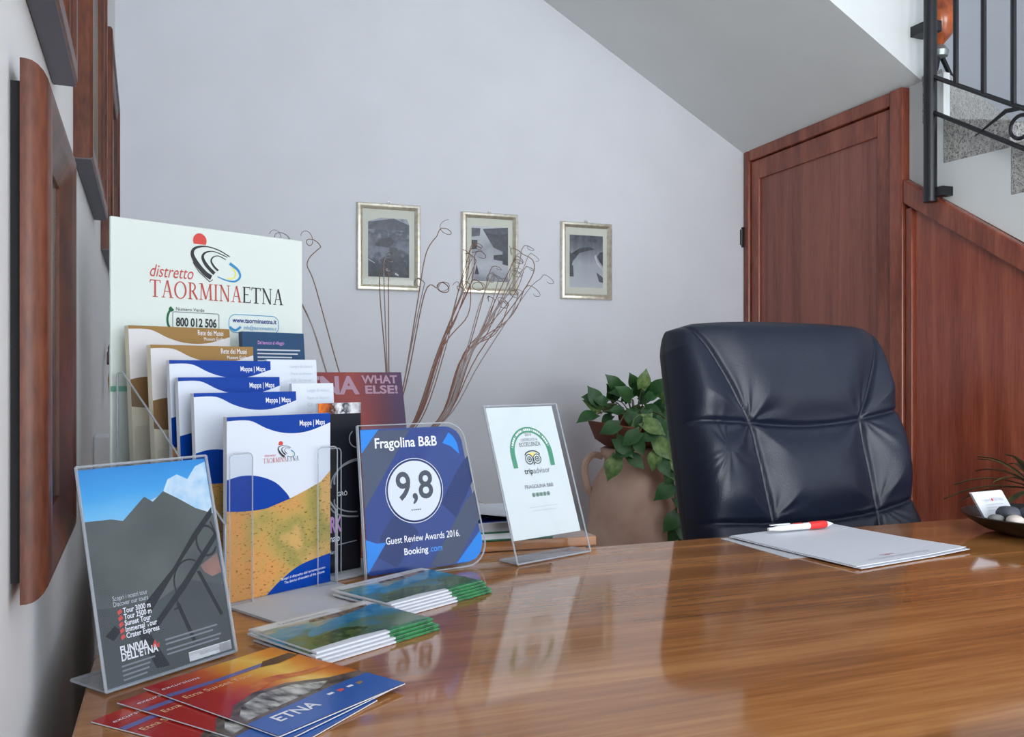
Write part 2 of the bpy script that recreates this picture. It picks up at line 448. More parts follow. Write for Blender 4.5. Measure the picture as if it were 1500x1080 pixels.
MB().box((-0.6, -8.1, -0.05), (5.7, 3.6, 0)).build('floor', FLOOR).__setitem__('kind', 'structure')
m = MB(); wp = lambda a, b: [(wl(a), a), (wl(b), b), (wl(b) - .15, b), (wl(a) - .15, a)]
m.prism(wp(-8.0, -3.4), 0, TOP); m.prism(wp(-1.2, D), 0, TOP); m.prism(wp(-3.4, -1.2), 2.4, TOP); m.prism(wp(-3.4, -1.2), 0, .1); tag(m.build('wall_left', WALLL), kind='structure')
tag(MB().box((-0.5, D, 0), (3.6, D + .15, 4.6)).build('wall_back', WALL), kind='structure')
m = MB(); m.box((-0.4, -8.1, TOP), (2.38, YF, TOP + .1)); m.box((2.38, -8.1, TOP), (5.6, -.35, TOP + .1)); m.box((-0.4, YF, TOP), (0.75, D, TOP + .1)); m.box((2.38, -.35, 4.6), (3.6, D + .15, 4.7)); m.box((2.38, -.35, TOP + .1), (2.46, YF, 4.6)); m.box((2.38, -.35, TOP), (2.46, YF - .3, TOP + .1)); tag(m.build('ceiling', WALL), kind='structure')  # stairwell roof and wall below it added out of view to cut sky light
# rear wall round the glazed entrance, right wall round the window
m = MB(); m.box((-0.2, -8.1, 0), (0.1, -8.0, TOP)); m.box((4.7, -8.1, 0), (5.6, -8.0, TOP)); m.box((0.1, -8.1, 2.6), (4.7, -8.0, TOP)); m.box((0.1, -8.1, 0), (4.7, -8.0, 0.3))
tag(m.build('wall_rear', WALL), kind='structure')
m = MB(); m.box((5.5, -8.0, 0), (5.6, -.3, TOP)); m.box((3.5, -.3, 0), (5.6, -.2, TOP)); m.box((3.5, -.2, 0), (3.6, D, 4.6))
tag(m.build('wall_right', WALL), kind='structure')

# understair wall (white plaster above the joinery), in the plane of the joinery
TOPD = 2.045                  # top of the door frame
def slope_z(y): return 1.715 + (y - 2.40) * 0.622       # top of the sloping panel
def saw(y0, y1): pass
# steps: (y_near, y_far, underside z, tread z)
rise, run = 0.155, 0.264
steps = []
for k in range(0, 11):
    yf = 2.262 - run * k
    steps.append((yf - run, yf, 1.745 - rise * k, 1.745 - rise * k + rise - 0.0))
m = MB()
pts = [(2.414, slope_z(2.414)), (2.414, 2.05), (2.262, 2.05), (2.262, 1.745)]
for (a, b, zu, zt) in steps[:10]:
    pts += [(a, zu), (a, zu - rise)]
yl = steps[9][0]
pts += [(yl, slope_z(yl) if slope_z(yl) > 0 else 0)]
pts2 = [(p[0], max(p[1], 0.0)) for p in pts]
n = len(pts2)
m.add([(wr(p[0]) + .002, p[0], p[1]) for p in pts2] + [(wr(p[0]) + .03, p[0], p[1]) for p in pts2],
      [tuple(range(n))[::-1], tuple(range(n, 2 * n))] + [(i, (i + 1) % n, n + (i + 1) % n, n + i) for i in range(n)])
tag(m.build('wall_stair', STAIRW), kind='structure')

st = empty('staircase', (2.4, 2.35, 0))
tag(st, 'white plastered staircase with speckled granite steps at the right edge', 'staircase')
def inroot(o, root): o.matrix_parent_inverse = root.matrix_world.inverted(); return o
bpy.context.view_layer.update()
# upper flight: sloping slab over the desk corner, and the landing
sl = 0.561
def sofz(x): return TOPD - .016 + (2.4217 - x) * sl
m = MB(); x0, x1 = 0.76, 2.412
m.hexa([(x0, YF, sofz(x0)), (x1, YF, sofz(x1)), (x1, D, sofz(x1)), (x0, D, sofz(x0)), (x0, YF, sofz(x0) + 1.3), (x1, YF, sofz(x1) + 1.3), (x1, D, sofz(x1) + .45), (x0, D, sofz(x0) + .45)])
inroot(m.build('upper_flight', STAIRW, st), st)
m = MB(); m.prism([(2.43, 2.40), (3.495, 2.975), (3.495, D - .002), (2.43, D - .002)], 1.92, 2.06); inroot(m.build('landing', STAIRW, st), st)
# winder step just below the landing, then straight steps coming towards the camera
m = MB(); m.prism([(wr(2.27) + .004, 2.27), (3.5, 2.80), (3.5, 2.95), (wr(2.36), YF)], 1.90, 2.065); inroot(m.build('step', GRANITE, st, bevel=.004), st)
m = MB(); m.prism([(wr(2.27) + .004, 2.262), (3.5, 2.262), (3.5, 2.80), (wr(2.28) + .004, 2.275)], 1.745, 1.898); inroot(m.build('step', GRANITE, st, bevel=.004), st)
for i, (a, b, zu, zt) in enumerate(steps[:9]):
    m = MB()
    if i == 0:   # the tread narrows towards the wall side
        m.hexa([(wr(a), a, zu - .01), (3.5, a, zu - .01), (3.5, b, zu), (wr(b), b, zu), (wr(a), a, zu + .075), (3.5, a, zu + .075), (3.5, b, zu + .15), (wr(b), b, zu + .15)])
    else:
        m.hexa([(wr(a), a, zu), (3.5, a, zu), (3.5, b, zu), (wr(b), b, zu), (wr(a), a, zt), (3.5, a, zt), (3.5, b, zt), (wr(b), b, zt)])
    inroot(m.build('step', GRANITE, st, bevel=.004), st)

# joinery: understair door and the sloping panel
wallx = lambda y, d=0.0: wr(y) - d
JM = axes((wr(D) , D, 0), (wr(2.0) - wr(D), 2.0 - D, 0), (0, 0, 1))   # local x runs towards the camera, y up, z into the room
# z axis must face the room (-X)
door = empty('door_1', mtx=JM); tag(door, 'mahogany understair door with a recessed panel beside the chair', kind='structure')
DW = 0.985
m = MB(); m.box((0.004, 0, -.06), (.045, TOPD, .025)); m.box((DW - .062, 0, -.06), (DW, TOPD, .03)); m.box((.045, TOPD - .05, -.06), (DW - .062, TOPD, .025))
m.build('door_frame', DOORF, door, bevel=.006)
lf = MB(); lw0, lw1, lh = .048, DW - .066, TOPD - .054
lf.box((lw0, .02, -.03), (lw0 + .06, lh, .014)); lf.box((lw1 - .075, .02, -.03), (lw1, lh, .014)); lf.box((lw0 + .06, lh - .085, -.03), (lw1 - .075, lh, .014)); lf.box((lw0 + .06, .02, -.03), (lw1 - .075, .15, .014))
leaf = lf.build('door_leaf', DOORF, door, bevel=.004)
MB().box((lw0 + .06, .15, -.028), (lw1 - .075, lh - .085, .004)).build('door_panel', DOORW, door)
for zz in (1.66, .4):
    MB().tube([(.0, zz - .035, .03), (.0, zz + .035, .03)], .011, 8).box((-.008, zz - .045, .02), (.012, zz + .045, .034)).build('hinge', IRON, door)
MB().tube([(.87, 1.0, .014), (.87, 1.0, .05)], .012, 10).build('door_knob', IRON, door)

pn = empty('understair_panel', mtx=JM); tag(pn, 'cherry wood panelling with a sloping top rail under the stairs', 'panelling')
def jx(y): return (D - y) * 1.00055
xa, xb = DW + .003, jx(-0.28)
def zs(x): return slope_z(D - x / 1.00055)
m = MB(); tr = .085
pl = [(xa, zs(xa) - tr), (xb, zs(xb) - tr), (xb, zs(xb)), (xa, zs(xa))]
pl = [(xa, zs(xa)), (xa, zs(xa) - tr), (xb, max(0, zs(xb) - tr)), (xb, max(0.01, zs(xb)))]
m.prism(pl, -.05, .03); m.build('top_rail', DOORF, pn, bevel=.006)
m = MB(); m.box((xa, 0, -.04), (xa + .03, zs(xa + .03) - tr, .018)); m.build('stile', DOORF, pn, bevel=.003)
m = MB(); m.prism([(xa + .03, 0), (xb - .15, 0), (xb - .15, max(.01, zs(xb - .15) - tr)), (xa + .03, zs(xa + .03) - tr)], -.03, .006); m.build('panel', PANELW, pn)

# railing
ra = empty('stair_railing', (wr(2.26) - .05, 2.27, 1.6)); tag(ra, 'black wrought iron stair railing with vertical bars and a scroll', 'railing'); bpy.context.view_layer.update()
RX = lambda y: wr(y) - .045
py_ = 2.272
inroot(MB().tube([(RX(py_), py_, 1.615), (RX(py_), py_, 2.9)], .021, 16).build('post', IRON, ra, smooth=1), ra)
inroot(MB().box((RX(py_), py_ - .05, 1.63), (RX(py_) + .055, py_ - .02, 1.66)).build('bracket', IRON, ra), ra); m = MB(); m.box((RX(py_) - .004, py_ + .0, 2.19), (RX(py_) + .05, py_ + .085, 2.225)); inroot(m.build('bracket', IRON, ra), ra)
def rail(z0, name='rail', r=.0075):
    inroot(MB().tube([(RX(py_), py_, z0), (RX(.4), .4, z0 - (py_ - .4) * .587)], r, 8).build(name, IRON, ra, smooth=1), ra)
rail(2.035); rail(1.917); rail(2.88, r=.02)
for k in range(16):
    y = 2.165 - .108 * k
    if y < .45: break
    zb = 2.035 - (py_ - y) * .587
    inroot(MB().tube([(RX(y), y, zb), (RX(y), y, zb + .845)], .0085, 8).build('baluster', IRON, ra, smooth=1), ra)
for y in (1.925, 1.50, 1.08):
    zc = 1.978 - (py_ - y) * .587
    inroot(MB().tube([(RX(y), y + .034 * math.cos(a), zc + .034 * math.sin(a)) for a in [2 * PI * i / 20 for i in range(20)]], .006, 6, closed=True).build('scroll_ring', IRON, ra, smooth=1), ra)
    inroot(MB().tube([(RX(y) , y + .16, zc + .012), (RX(y), y + .05, zc + .06), (RX(y), y - .05, zc + .05), (RX(y), y - .1, zc - .02)], [.002, .007, .007, .003], 6).build('leaf_ornament', IRON, ra, smooth=1), ra)

# ornament on the landing behind the railing
ov = empty('glass_ornament', (2.68, 2.56, 2.066)); tag(ov, 'orange glass ornament on a dark tripod at the stair landing', 'ornament')
m = MB()
for a in (200, 320, 80):
    m.tube([(.075 * math.cos(R(a)), .075 * math.sin(R(a)), .0), (.008 * math.cos(R(a)), .008 * math.sin(R(a)), .17)], .010, 6)
m.build('tripod', IRON, ov)
MB().lathe([(.01, .16), (.03, .17), (.034, .19), (.02, .21), (.012, .215)], 16).build('collar', mat('pewter', (150, 158, 156), .35, metal=.6), ov, smooth=1)
MB().lathe([(.012, .213), (.045, .25), (.06, .32), (.05, .40), (.03, .47), (.045, .52), (.03, .53)], 20).build('vessel', mat('orange_glass', (216, 112, 52), .15, rgb2=(110, 52, 34), scale=14), ov, smooth=1)

# ---------------------------------------------------------------- pictures on the left wall
def wall_axes(y, z):
    return axes((wl(y), y, z), (wl(y + 1) - wl(y), 1, 0), (0, 0, 1))
def wood_picture(label, y0, y1, z0, z1, fw, depth, off, rounded, art):
    w, h = y1 - y0, z1 - z0
    p = empty('framed_picture', mtx=wall_axes(y0, z0)); tag(p, label, 'picture', 'wooden frames along the left wall')
    if rounded:
        prof = [(0, off), (0, off + .004)] + [(fw * .42 * (1 - math.cos(R(a))), off + .004 + (depth - off - .004) * math.sin(R(a))) for a in range(15, 91, 15)] + [(fw * .62, depth - .004), (fw, depth - .014), (fw, off)]
    else:
        prof = [(0, off), (0, depth - .004), (.004, depth), (fw * .45, depth), (fw * .5, depth - .004), (fw * .9, depth - .006), (fw, depth - .010), (fw, off)]
    MB().frame(w, h, prof).build('frame', FRAMEW, p, smooth=1)
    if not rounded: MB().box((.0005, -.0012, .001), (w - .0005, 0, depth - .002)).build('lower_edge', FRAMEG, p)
    MB().box((.014, .014, 0.0), (w - .014, h - .014, off + .003)).build('backing', BLACKB, p)
    zz = depth - .016 if rounded else max(depth - .014, off + .004)
    MB().box((fw * .8, fw * .8, off + .003), (w - fw * .8, h - fw * .8, zz - .002)).build('mount', MATB, p)
    mw = fw + .045
    MB().poly([(mw, mw), (w - mw, mw), (w - mw, h - mw), (mw, h - mw)], zz - .0016).build('print', art, p)
    MB().poly([(fw * .85, fw * .85), (w - fw * .85, fw * .85), (w - fw * .85, h - fw * .85), (fw * .85, h - fw * .85)], zz - .0008).build('glass', GLASS, p)
    return p
ART = ramp_mat('watercolour', [(0, (120, 140, 110)), (.4, (190, 190, 160)), (.7, (210, 220, 225))], 'Y', (0, .45), nscale=12, namp=.5)
wood_picture('reddish wooden picture frame with rounded edge hanging lowest and nearest', .765, 1.075, CAMZ - .178, CAMZ + .24, .05, .0285, .008, True, ART)
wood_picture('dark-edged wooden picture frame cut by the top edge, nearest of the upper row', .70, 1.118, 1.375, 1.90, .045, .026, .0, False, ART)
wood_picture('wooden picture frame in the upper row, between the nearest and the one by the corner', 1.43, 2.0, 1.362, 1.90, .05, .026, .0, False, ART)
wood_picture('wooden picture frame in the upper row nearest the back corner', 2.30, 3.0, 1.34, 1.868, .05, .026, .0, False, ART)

sk = empty('wall_socket', mtx=wall_axes(1.97, .835)); tag(sk, 'white plastic socket box on the left wall behind the brochure holder', 'socket')
MB().box((0, 0, 0), (.085, .085, .032)).build('box', WHITEPL, sk, bevel=.004); MB().box((.012, .012, .032), (.073, .073, .036)).build('cover', WHITEPL, sk, bevel=.002)
lo = empty('wall_ornament', mtx=wall_axes(2.42, 1.03)); tag(lo, 'small ochre leaf ornament on the left wall beside the white poster', 'ornament')
m = MB(); m.lathe([(.002, 0), (.016, .02), (.022, .05), (.012, .085), (.002, .1)], 10); m.v = [(p[0], p[2] - .05, p[1] * .5 + .022) for p in m.v]; m.build('leaf', mat('ochre_glaze', (176, 150, 84), .5), lo, smooth=1)
m = MB(); m.lathe([(.002, 0), (.012, .015), (.013, .035), (.002, .05)], 10); m.v = [(p[0] + .12, p[2] + .05, p[1] * .5 + .014) for p in m.v]; m.tube([(0, .04, .012), (.06, .07, .010), (.12, .06, .012)], .003, 5); m.build('bud', mat('dark_glaze', (84, 62, 62), .5), lo, smooth=1)

# ---------------------------------------------------------------- three gilt frames on the back wall
def gilt_picture(label, x0, z0, x1, z1, art, draw):
    w, h = x1 - x0, z1 - z0
    p = empty('gilt_picture', mtx=axes((x0, D, z0), (1, 0, 0), (0, 0, 1))); tag(p, label, 'picture', 'gilt frames on the back wall')
    fw = .022
    MB().frame(w, h, [(0, 0), (0, .012), (.004, .018), (.012, .020), (.017, .014), (.022, .010), (.022, 0)]).build('frame', GILT, p, smooth=1)
    MB().box((.02, .02, .001), (w - .02, h - .02, .006)).build('mount', MATB, p)
    ax, ay, aw, ah = w * .175, h * .155, w * .65, h * .68
    ph = MB().poly([(ax, ay), (ax + aw, ay), (ax + aw, ay + ah), (ax, ay + ah)], .0065).build('photograph', art, p)
    for i, (pts, mm) in enumerate(draw):
        MB().poly([(ax + a * aw, ay + b * ah) for a, b in pts], .0068 + .0002 * i).build('photo_detail', mm, ph)
    MB().poly([(.021, .021), (w - .021, .021), (w - .021, h - .021), (.021, h - .021)], .0095).build('glass', GLASS, p)
    MB().tube([(w / 2 + .006 * math.cos(a), h + .004 + .006 * math.sin(a), .006) for a in [2 * PI * i / 12 for i in range(12)]], .0015, 5, closed=True).build('hanger', GILT, p)
BW1 = ramp_mat('bw_village', [(0, (26, 30, 42)), (.35, (58, 62, 78)), (.5, (112, 116, 132)), (.75, (72, 76, 92)), (1, (160, 164, 176))], 'Y', (.04, .27), nscale=38, namp=.9, detail=6)
BW2 = ramp_mat('bw_street', [(0, (120, 124, 136)), (.3, (186, 188, 196)), (.6, (150, 152, 160)), (1, (200, 202, 208))], 'Y', (.04, .27), nscale=20, namp=.5)
BW3 = ramp_mat('bw_road', [(0, (190, 192, 200)), (.5, (168, 172, 182)), (.8, (110, 114, 124)), (1, (80, 84, 94))], 'Y', (.04, .26), nscale=30, namp=.2, stretch=(3, .3, 1))
GD = mat('photo_dark', (38, 40, 48), .5, rgb2=(70, 72, 82), scale=60); GDD = mat('photo_black', (24, 26, 34), .5, rgb2=(52, 54, 64), scale=70); GM = mat('photo_mid', (92, 96, 108), .5, rgb2=(66, 70, 82), scale=50); GL = mat('photo_light', (196, 198, 206), .5)
gilt_picture('gilt-framed black and white photo of a hillside village, leftmost of the three', .640, 1.366, .889, 1.702, BW1,
    [([(0, 1), (0, .93), (.3, 1)], MATB), ([(.95, 1), (1, .9), (1, 1)], MATB), ([(0, .8), (1, .8), (1, .9), (.62, 1), (.3, .96), (0, .92)], GM), ([(.15, .55), (.3, .64), (.55, .68), (.64, .6), (.5, .5), (.2, .52)], GDD), ([(.5, .52), (.7, .5), (.85, .3), (.98, .05), (.6, .05), (.55, .3)], GD), ([(0, .3), (.16, .235), (.16, .225), (0, .285)], GL), ([(.42, .12), (.52, .08), (.52, .11), (.44, .15)], GL), ([(.64, .05), (.74, .02), (.73, .05), (.66, .08)], GL)])
gilt_picture('gilt-framed black and white photo of a sloping village street, middle of the three', 1.060, 1.366, 1.300, 1.692, BW2,
    [([(.3, .95), (1, 1), (1, .3), (.85, .32), (.85, .55), (.6, .62), (.45, .78)], GD), ([(.35, .92), (1, 1), (1, .88), (.55, .86)], GM), ([(0, .96), (.24, .96), (.22, .82), (0, .8)], GM), ([(0, .74), (.16, .74), (.14, .58), (0, .57)], GDD), ([(0, .52), (.28, .56), (.28, .54), (0, .5)], GM), ([(.08, .12), (.14, .3), (.2, .12)], GDD), ([(.6, .4), (.85, .38), (.85, .5), (.6, .48)], GD)])
gilt_picture('gilt-framed black and white photo of a curving road, nearest the stairs', 1.492, 1.356, 1.729, 1.679, BW3,
    [([(0, .88), (1, .88), (1, 1), (0, 1)], GM), ([(0, .3), (.1, .5), (.3, .66), (.75, .74), (.6, .78), (.3, .75), (.05, .64), (0, .68)], GD), ([(0, .2), (.12, .2), (.1, .42), (0, .42)], GD), ([(.82, .6), (.9, .68), (1, .7), (1, .42), (.9, .5)], GD), ([(.78, .64), (.84, .5), (1, .36), (1, .33), (.82, .45), (.74, .6)], GL), ([(.8, .3), (1, .2), (1, .1), (.88, .12)], GM)])

# ---------------------------------------------------------------- desk and side cabinet
dk = empty('desk', (0, .9, 0)); tag(dk, 'large varnished wooden reception desk with glossy brown top', 'desk'); bpy.context.view_layer.update()
X0, X1, Y0, Y1 = -.083, 2.02, .32, 1.375
inroot(MB().box((X0, Y0, DZ - .035), (X1, Y1, DZ)).build('desktop', DESKW, dk, bevel=.003), dk)
inroot(MB().box((X0 + .05, Y0 + .2, .02), (X0 + .085, Y1 - .08, DZ - .035)).build('side_panel', DESKW, dk), dk)
inroot(MB().box((X1 - .085, Y0 + .2, .02), (X1 - .05, Y1 - .08, DZ - .035)).build('side_panel', DESKW, dk), dk)
inroot(MB().box((X0 + .085, Y0 + .25, .15), (X1 - .085, Y0 + .275, DZ - .035)).build('front_panel', DESKW, dk), dk)
for x in (X0 + .04, X1 - .095): inroot(MB().box((x, Y0 + .12, 0), (x + .055, Y1 - .05, .03)).build('foot', PLASTICB, dk), dk)

cb = empty('side_cabinet', (.27, 1.75, 0)); tag(cb, 'low wooden side cabinet behind the desk holding the brochures', 'cabinet'); bpy.context.view_layer.update()
cx0, cx1, cy0, cy1 = -.10, .655, 1.379, 2.10
inroot(MB().box((cx0, cy0, DZ - .03), (cx1, cy1, DZ)).build('top', DESKW, cb, bevel=.002), cb)
inroot(MB().box((cx0 + .02, cy0 + .02, .06), (cx1 - .02, cy1 - .01, DZ - .03)).build('body', DESKW, cb), cb)
for y in (cy0 + .03, cy0 + .37):
    d = inroot(MB().box((cx1 - .02, y, .08), (cx1 - .002, y + .33, DZ - .04)).build('door', DESKW, cb, bevel=.002), cb)
    h_ = inroot(MB().tube([(cx1, y + .29, .4), (cx1 + .02, y + .29, .42), (cx1 + .02, y + .29, .5), (cx1, y + .29, .52)], .004, 6).build('handle', IRON, cb), cb)
inroot(MB().box((cx0 + .04, cy0 + .04, 0), (cx1 - .04, cy1 - .03, .06)).build('plinth', PLASTICB, cb), cb)
bd = MB().prism([(.395, 1.400), (.676, 1.384), (.684, 1.62), (.405, 1.63)], DZ + .0005, DZ + .0165).build('wooden_board', DESKW, None, bevel=.001)
tag(bd, 'thin wooden board lying at the back edge of the desk under the booklets', 'board')
bz = DZ + .017
def slab(name, label, cat, pts, z, t, m, **k):
    o = MB().prism(pts, z, z + t).build(name, m, None, bevel=.0008); tag(o, label, cat, **k); return o
bk = empty('green_book', mtx=lying((.43, 1.405, bz), -3)); tag(bk, 'green-covered book at the bottom of the pile behind the certificate', 'book')
MB().box((0, 0, 0), (.17, .22, .002)).box((0, 0, .012), (.17, .22, .014)).build('cover', GREEND, bk); MB().box((.003, .003, .002), (.165, .217, .012)).build('pages', PAPER, bk)
bk2 = empty('grey_booklets', mtx=lying((.44, 1.408, bz + .0142), -1)); bk2.name = 'grey_booklet'; tag(bk2, 'pale grey booklet on the green book behind the certificate', 'booklet')
MB().box((0, 0, 0), (.16, .205, .014)).build('pages', mat('pages_grey', (176, 178, 184), .6, var=.1, scale=300, stretch=(.02, .02, 1)), bk2); MB().box((-.001, -.001, .014), (.161, .206, .0150)).build('cover', PAPERG, bk2)
bk3 = empty('folded_leaflet', mtx=lying((.44, 1.41, bz + .0294), 4)); tag(bk3, 'dark blue folded leaflet half open on top of the grey booklet', 'leaflet')
m = MB(); m.hexa([(0, 0, 0), (.12, .0, 0), (.12, .19, 0), (0, .19, 0), (0, 0, .0012), (.12, 0, .0012), (.12, .19, .0012), (0, .19, .0012)]); m.build('lower_leaf', NAVY, bk3)
m = MB(); m.hexa([(.118, 0, .0012), (0, 0, .020), (0, .19, .020), (.118, .19, .0012), (.119, 0, .0022), (0, 0, .0212), (0, .19, .0212), (.119, .19, .0022)]); m.build('upper_leaf', PAPERG, bk3)

# ---------------------------------------------------------------- swivel chair
def seg_dist(px, py, a, b):
    ax, ay = a; bx, by = b; dx, dy = bx - ax, by - ay
    t = max(0, min(1, ((px - ax) * dx + (py - ay) * dy) / (dx * dx + dy * dy + 1e-12)))
    return math.hypot(px - ax - t * dx, py - ay - t * dy), t
def line_curve(pts, n=6): return [tuple(p) for p in smooth_curve([(p[0], p[1], 0) for p in pts], n)]
ch = empty('office_chair', (1.312, 1.62, 0), R(3)); tag(ch, 'black leather office chair with padded stitched back behind the desk', 'chair')
BW_, BH_ = .57, .60
SEAMS = [line_curve([(.00, .615), (.24, .595), (.5, .578), (.76, .597), (1.0, .64)]),
         line_curve([(.04, 1.0), (.10, .90), (.17, .75), (.24, .595)]),
         line_curve([(.96, 1.0), (.915, .88), (.84, .73), (.76, .597)]),
         line_curve([(.24, .595), (.26, .42), (.28, .235)]),
         line_curve([(.76, .597), (.765, .42), (.775, .245)]),
         line_curve([(.0, .25), (.28, .232), (.5, .225), (.775, .243), (1.0, .29)]),
         line_curve([(.28, .235), (.30, .0)]), line_curve([(.775, .245), (.76, .0)])]
def back_point(s, t, front):
    a, b = 2 * s - 1, 2 * t - 1
    kx = math.sqrt(max(0, 1 - .02 * b * b)); kz = math.sqrt(max(0, 1 - .075 * a * a))
    # ease the corners
    cr = max(0, abs(a) - .8) / .2; ct = max(0, b - .8) / .2
    shrink = 1 - .03 * (cr * ct)
    x = a * BW_ / 2 * kx * shrink * 1.048
    z = BH_ / 2 + b * BH_ / 2 * (kz if b > 0 else 1) * shrink
    T = .07
    prof = (max(0, 1 - abs(a) ** 14)) ** .45 * (max(0, 1 - abs(b) ** 12)) ** .45
    y = T * prof
    if front:
        dm = min(seg_dist((s) * BW_, t * BH_, (c[i][0] * BW_, c[i][1] * BH_), (c[i + 1][0] * BW_, c[i + 1][1] * BH_))[0] for c in SEAMS for i in range(len(c) - 1))
        pad = .021 * (1 - math.exp(-(dm / .045) ** 2)) + .010 * (1 - math.exp(-(dm / .0055) ** 2))
        wr_ = 0
        for (cx_, cz_, amp) in ((.24, .60, 1.0), (.76, .60, .7), (.1, .5, .6), (.28, .25, .5), (.78, .27, .6)):
            dx, dz = (s - cx_) * BW_, (t - cz_) * BH_; rr = math.hypot(dx, dz); an = math.atan2(dz, dx)
            wr_ += amp * .0026 * math.sin(an * 9 + 14 * noise.noise((cx_ * 9, an * .7, 1.3))) * math.exp(-(rr / .085) ** 2) * (1 - math.exp(-(rr / .02) ** 2))
        lump = .004 * noise.noise((s * 5, t * 6, 2.7))
        y += (pad + wr_ + lump) * prof
        y -= .03 * math.exp(-((t - .55) / .28) ** 2) * 0 
        y += .018 * (a * a) * prof * (1 if t < .62 else max(0, 1 - (t - .62) / .3))   # side bolsters
    else:
        y = -T * .8 * prof
    return x, -y, z
m = MB(); NX, NZ = 190, 190
for front in (1, 0):
    o = len(m.v)
    for j in range(NZ + 1):
        for i in range(NX + 1):
            # denser towards the rim
            s_ = .5 - .5 * math.cos(PI * i / NX); s_ = .35 * s_ + .65 * i / NX
            t_ = .5 - .5 * math.cos(PI * j / NZ); t_ = .35 * t_ + .65 * j / NZ
            m.v.append(back_point(s_, t_, front))
    m.cur = 0 if front else 1
    for j in range(NZ):
        for i in range(NX):
            q = o + j * (NX + 1) + i
            m.face((q, q + 1, q + NX + 2, q + NX + 1) if front else (q, q + NX + 1, q + NX + 2, q + 1))
br = m.build('backrest', [LEATHER, LEATHERS], ch, smooth=2, recalc=False)
br.location = (0, 0, .575); br.rotation_euler = (R(-13), 0, 0)
bpyws = br.modifiers.new('weld', 'WELD'); bpyws.merge_threshold = .0006
m = MB()
for c in SEAMS:
    pass
# seat
m = MB(); NX2 = 28
for front in (1, 0):
    o = len(m.v)
    for j in range(NX2 + 1):
        for i in range(NX2 + 1):
            a, b = 2 * i / NX2 - 1, 2 * j / NX2 - 1
            pf = (max(0, 1 - abs(a) ** 8)) ** .5 * (max(0, 1 - abs(b) ** 8)) ** .5
            m.v.append((a * .26 * math.sqrt(1 - .1 * b * b), -.20 + b * .25 * math.sqrt(1 - .12 * a * a), .50 + (.05 * pf + .012 * math.cos(a * PI) * pf if front else -.05 * pf)))
    for j in range(NX2):
        for i in range(NX2):
            q = o + j * (NX2 + 1) + i; m.face((q, q + 1, q + NX2 + 2, q + NX2 + 1) if front else (q, q + NX2 + 1, q + NX2 + 2, q + 1))
m.build('seat', LEATHER, ch, smooth=2, recalc=False)
for s_ in (-1, 1):
    MB().tube(smooth_curve([(s_ * .29, .03, .52), (s_ * .295, .03, .60), (s_ * .295, -.05, .655), (s_ * .295, -.22, .655), (s_ * .29, -.27, .60), (s_ * .27, -.20, .47)], 6), .02, 10).build('armrest', PLASTICB, ch, smooth=1)
MB().tube([(0, -.18, .10), (0, -.18, .47)], .028, 16).build('gas_lift', IRON, ch, smooth=1)
MB().box((-.12, -.28, .43), (.12, -.06, .462)).build('mechanism', PLASTICB, ch)
MB().tube([(0, -.05, .445), (0, .06, .47), (0, .085, .60), (0, .10, .72)], .022, 8).build('back_bracket', PLASTICB, ch, smooth=1)
for k in range(5):
    a = R(72 * k + 20); cx_, cy_ = math.cos(a), math.sin(a)
    lg = MB().tube([(0, -.18, .12), (cx_ * .15, -.18 + cy_ * .15, .105), (cx_ * .28, -.18 + cy_ * .28, .075)], [.03, .024, .018], 8).build('base_leg', PLASTICB, ch, smooth=1)
    MB().tube([(cx_ * .28 - cy_ * .022, -.18 + cy_ * .28 + cx_ * .022, .03), (cx_ * .28 + cy_ * .022, -.18 + cy_ * .28 - cx_ * .022, .03)], .03, 14).build('caster', PLASTICB, lg, smooth=1)

# ---------------------------------------------------------------- terracotta jar, bowl and pothos
JX, JY = 1.585, 2.93
jar = empty('terracotta_jar', (JX, JY, 0)); tag(jar, 'tall weathered terracotta jar with ear handles behind the desk', 'jar')
MB().lathe([(.10, 0), (.115, .02), (.145, .15), (.165, .32), (.172, .47), (.166, .58), (.148, .645), (.125, .685), (.112, .70), (.108, .725), (.122, .745), (.124, .765), (.112, .77), (.10, .762), (.098, .72), (.10, .70), (.09, .55), (.02, .5)], 40).build('body', TERRA, jar, smooth=1)
for s_ in (-1, 1):
    u = Vector((math.cos(R(-20)), math.sin(R(-20)), 0)) * s_
    pts = [u * r_ + Vector((0, 0, z)) for r_, z in ((.115, .735), (.15, .742), (.178, .715), (.183, .67), (.172, .625), (.16, .60), (.152, .59))]
    MB().tube(smooth_curve(pts, 4), .0125, 8).build('handle', TERRA, jar, smooth=1)
bw = empty('terracotta_bowl', (JX, JY, .772)); tag(bw, 'shallow brown terracotta bowl planted with pothos on the jar mouth', 'plant bowl')
m = MB(); m.lathe([(.075, 0), (.11, .006), (.145, .03), (.165, .062), (.170, .075), (.163, .078), (.155, .07), (.135, .05), (.03, .045)], 36)
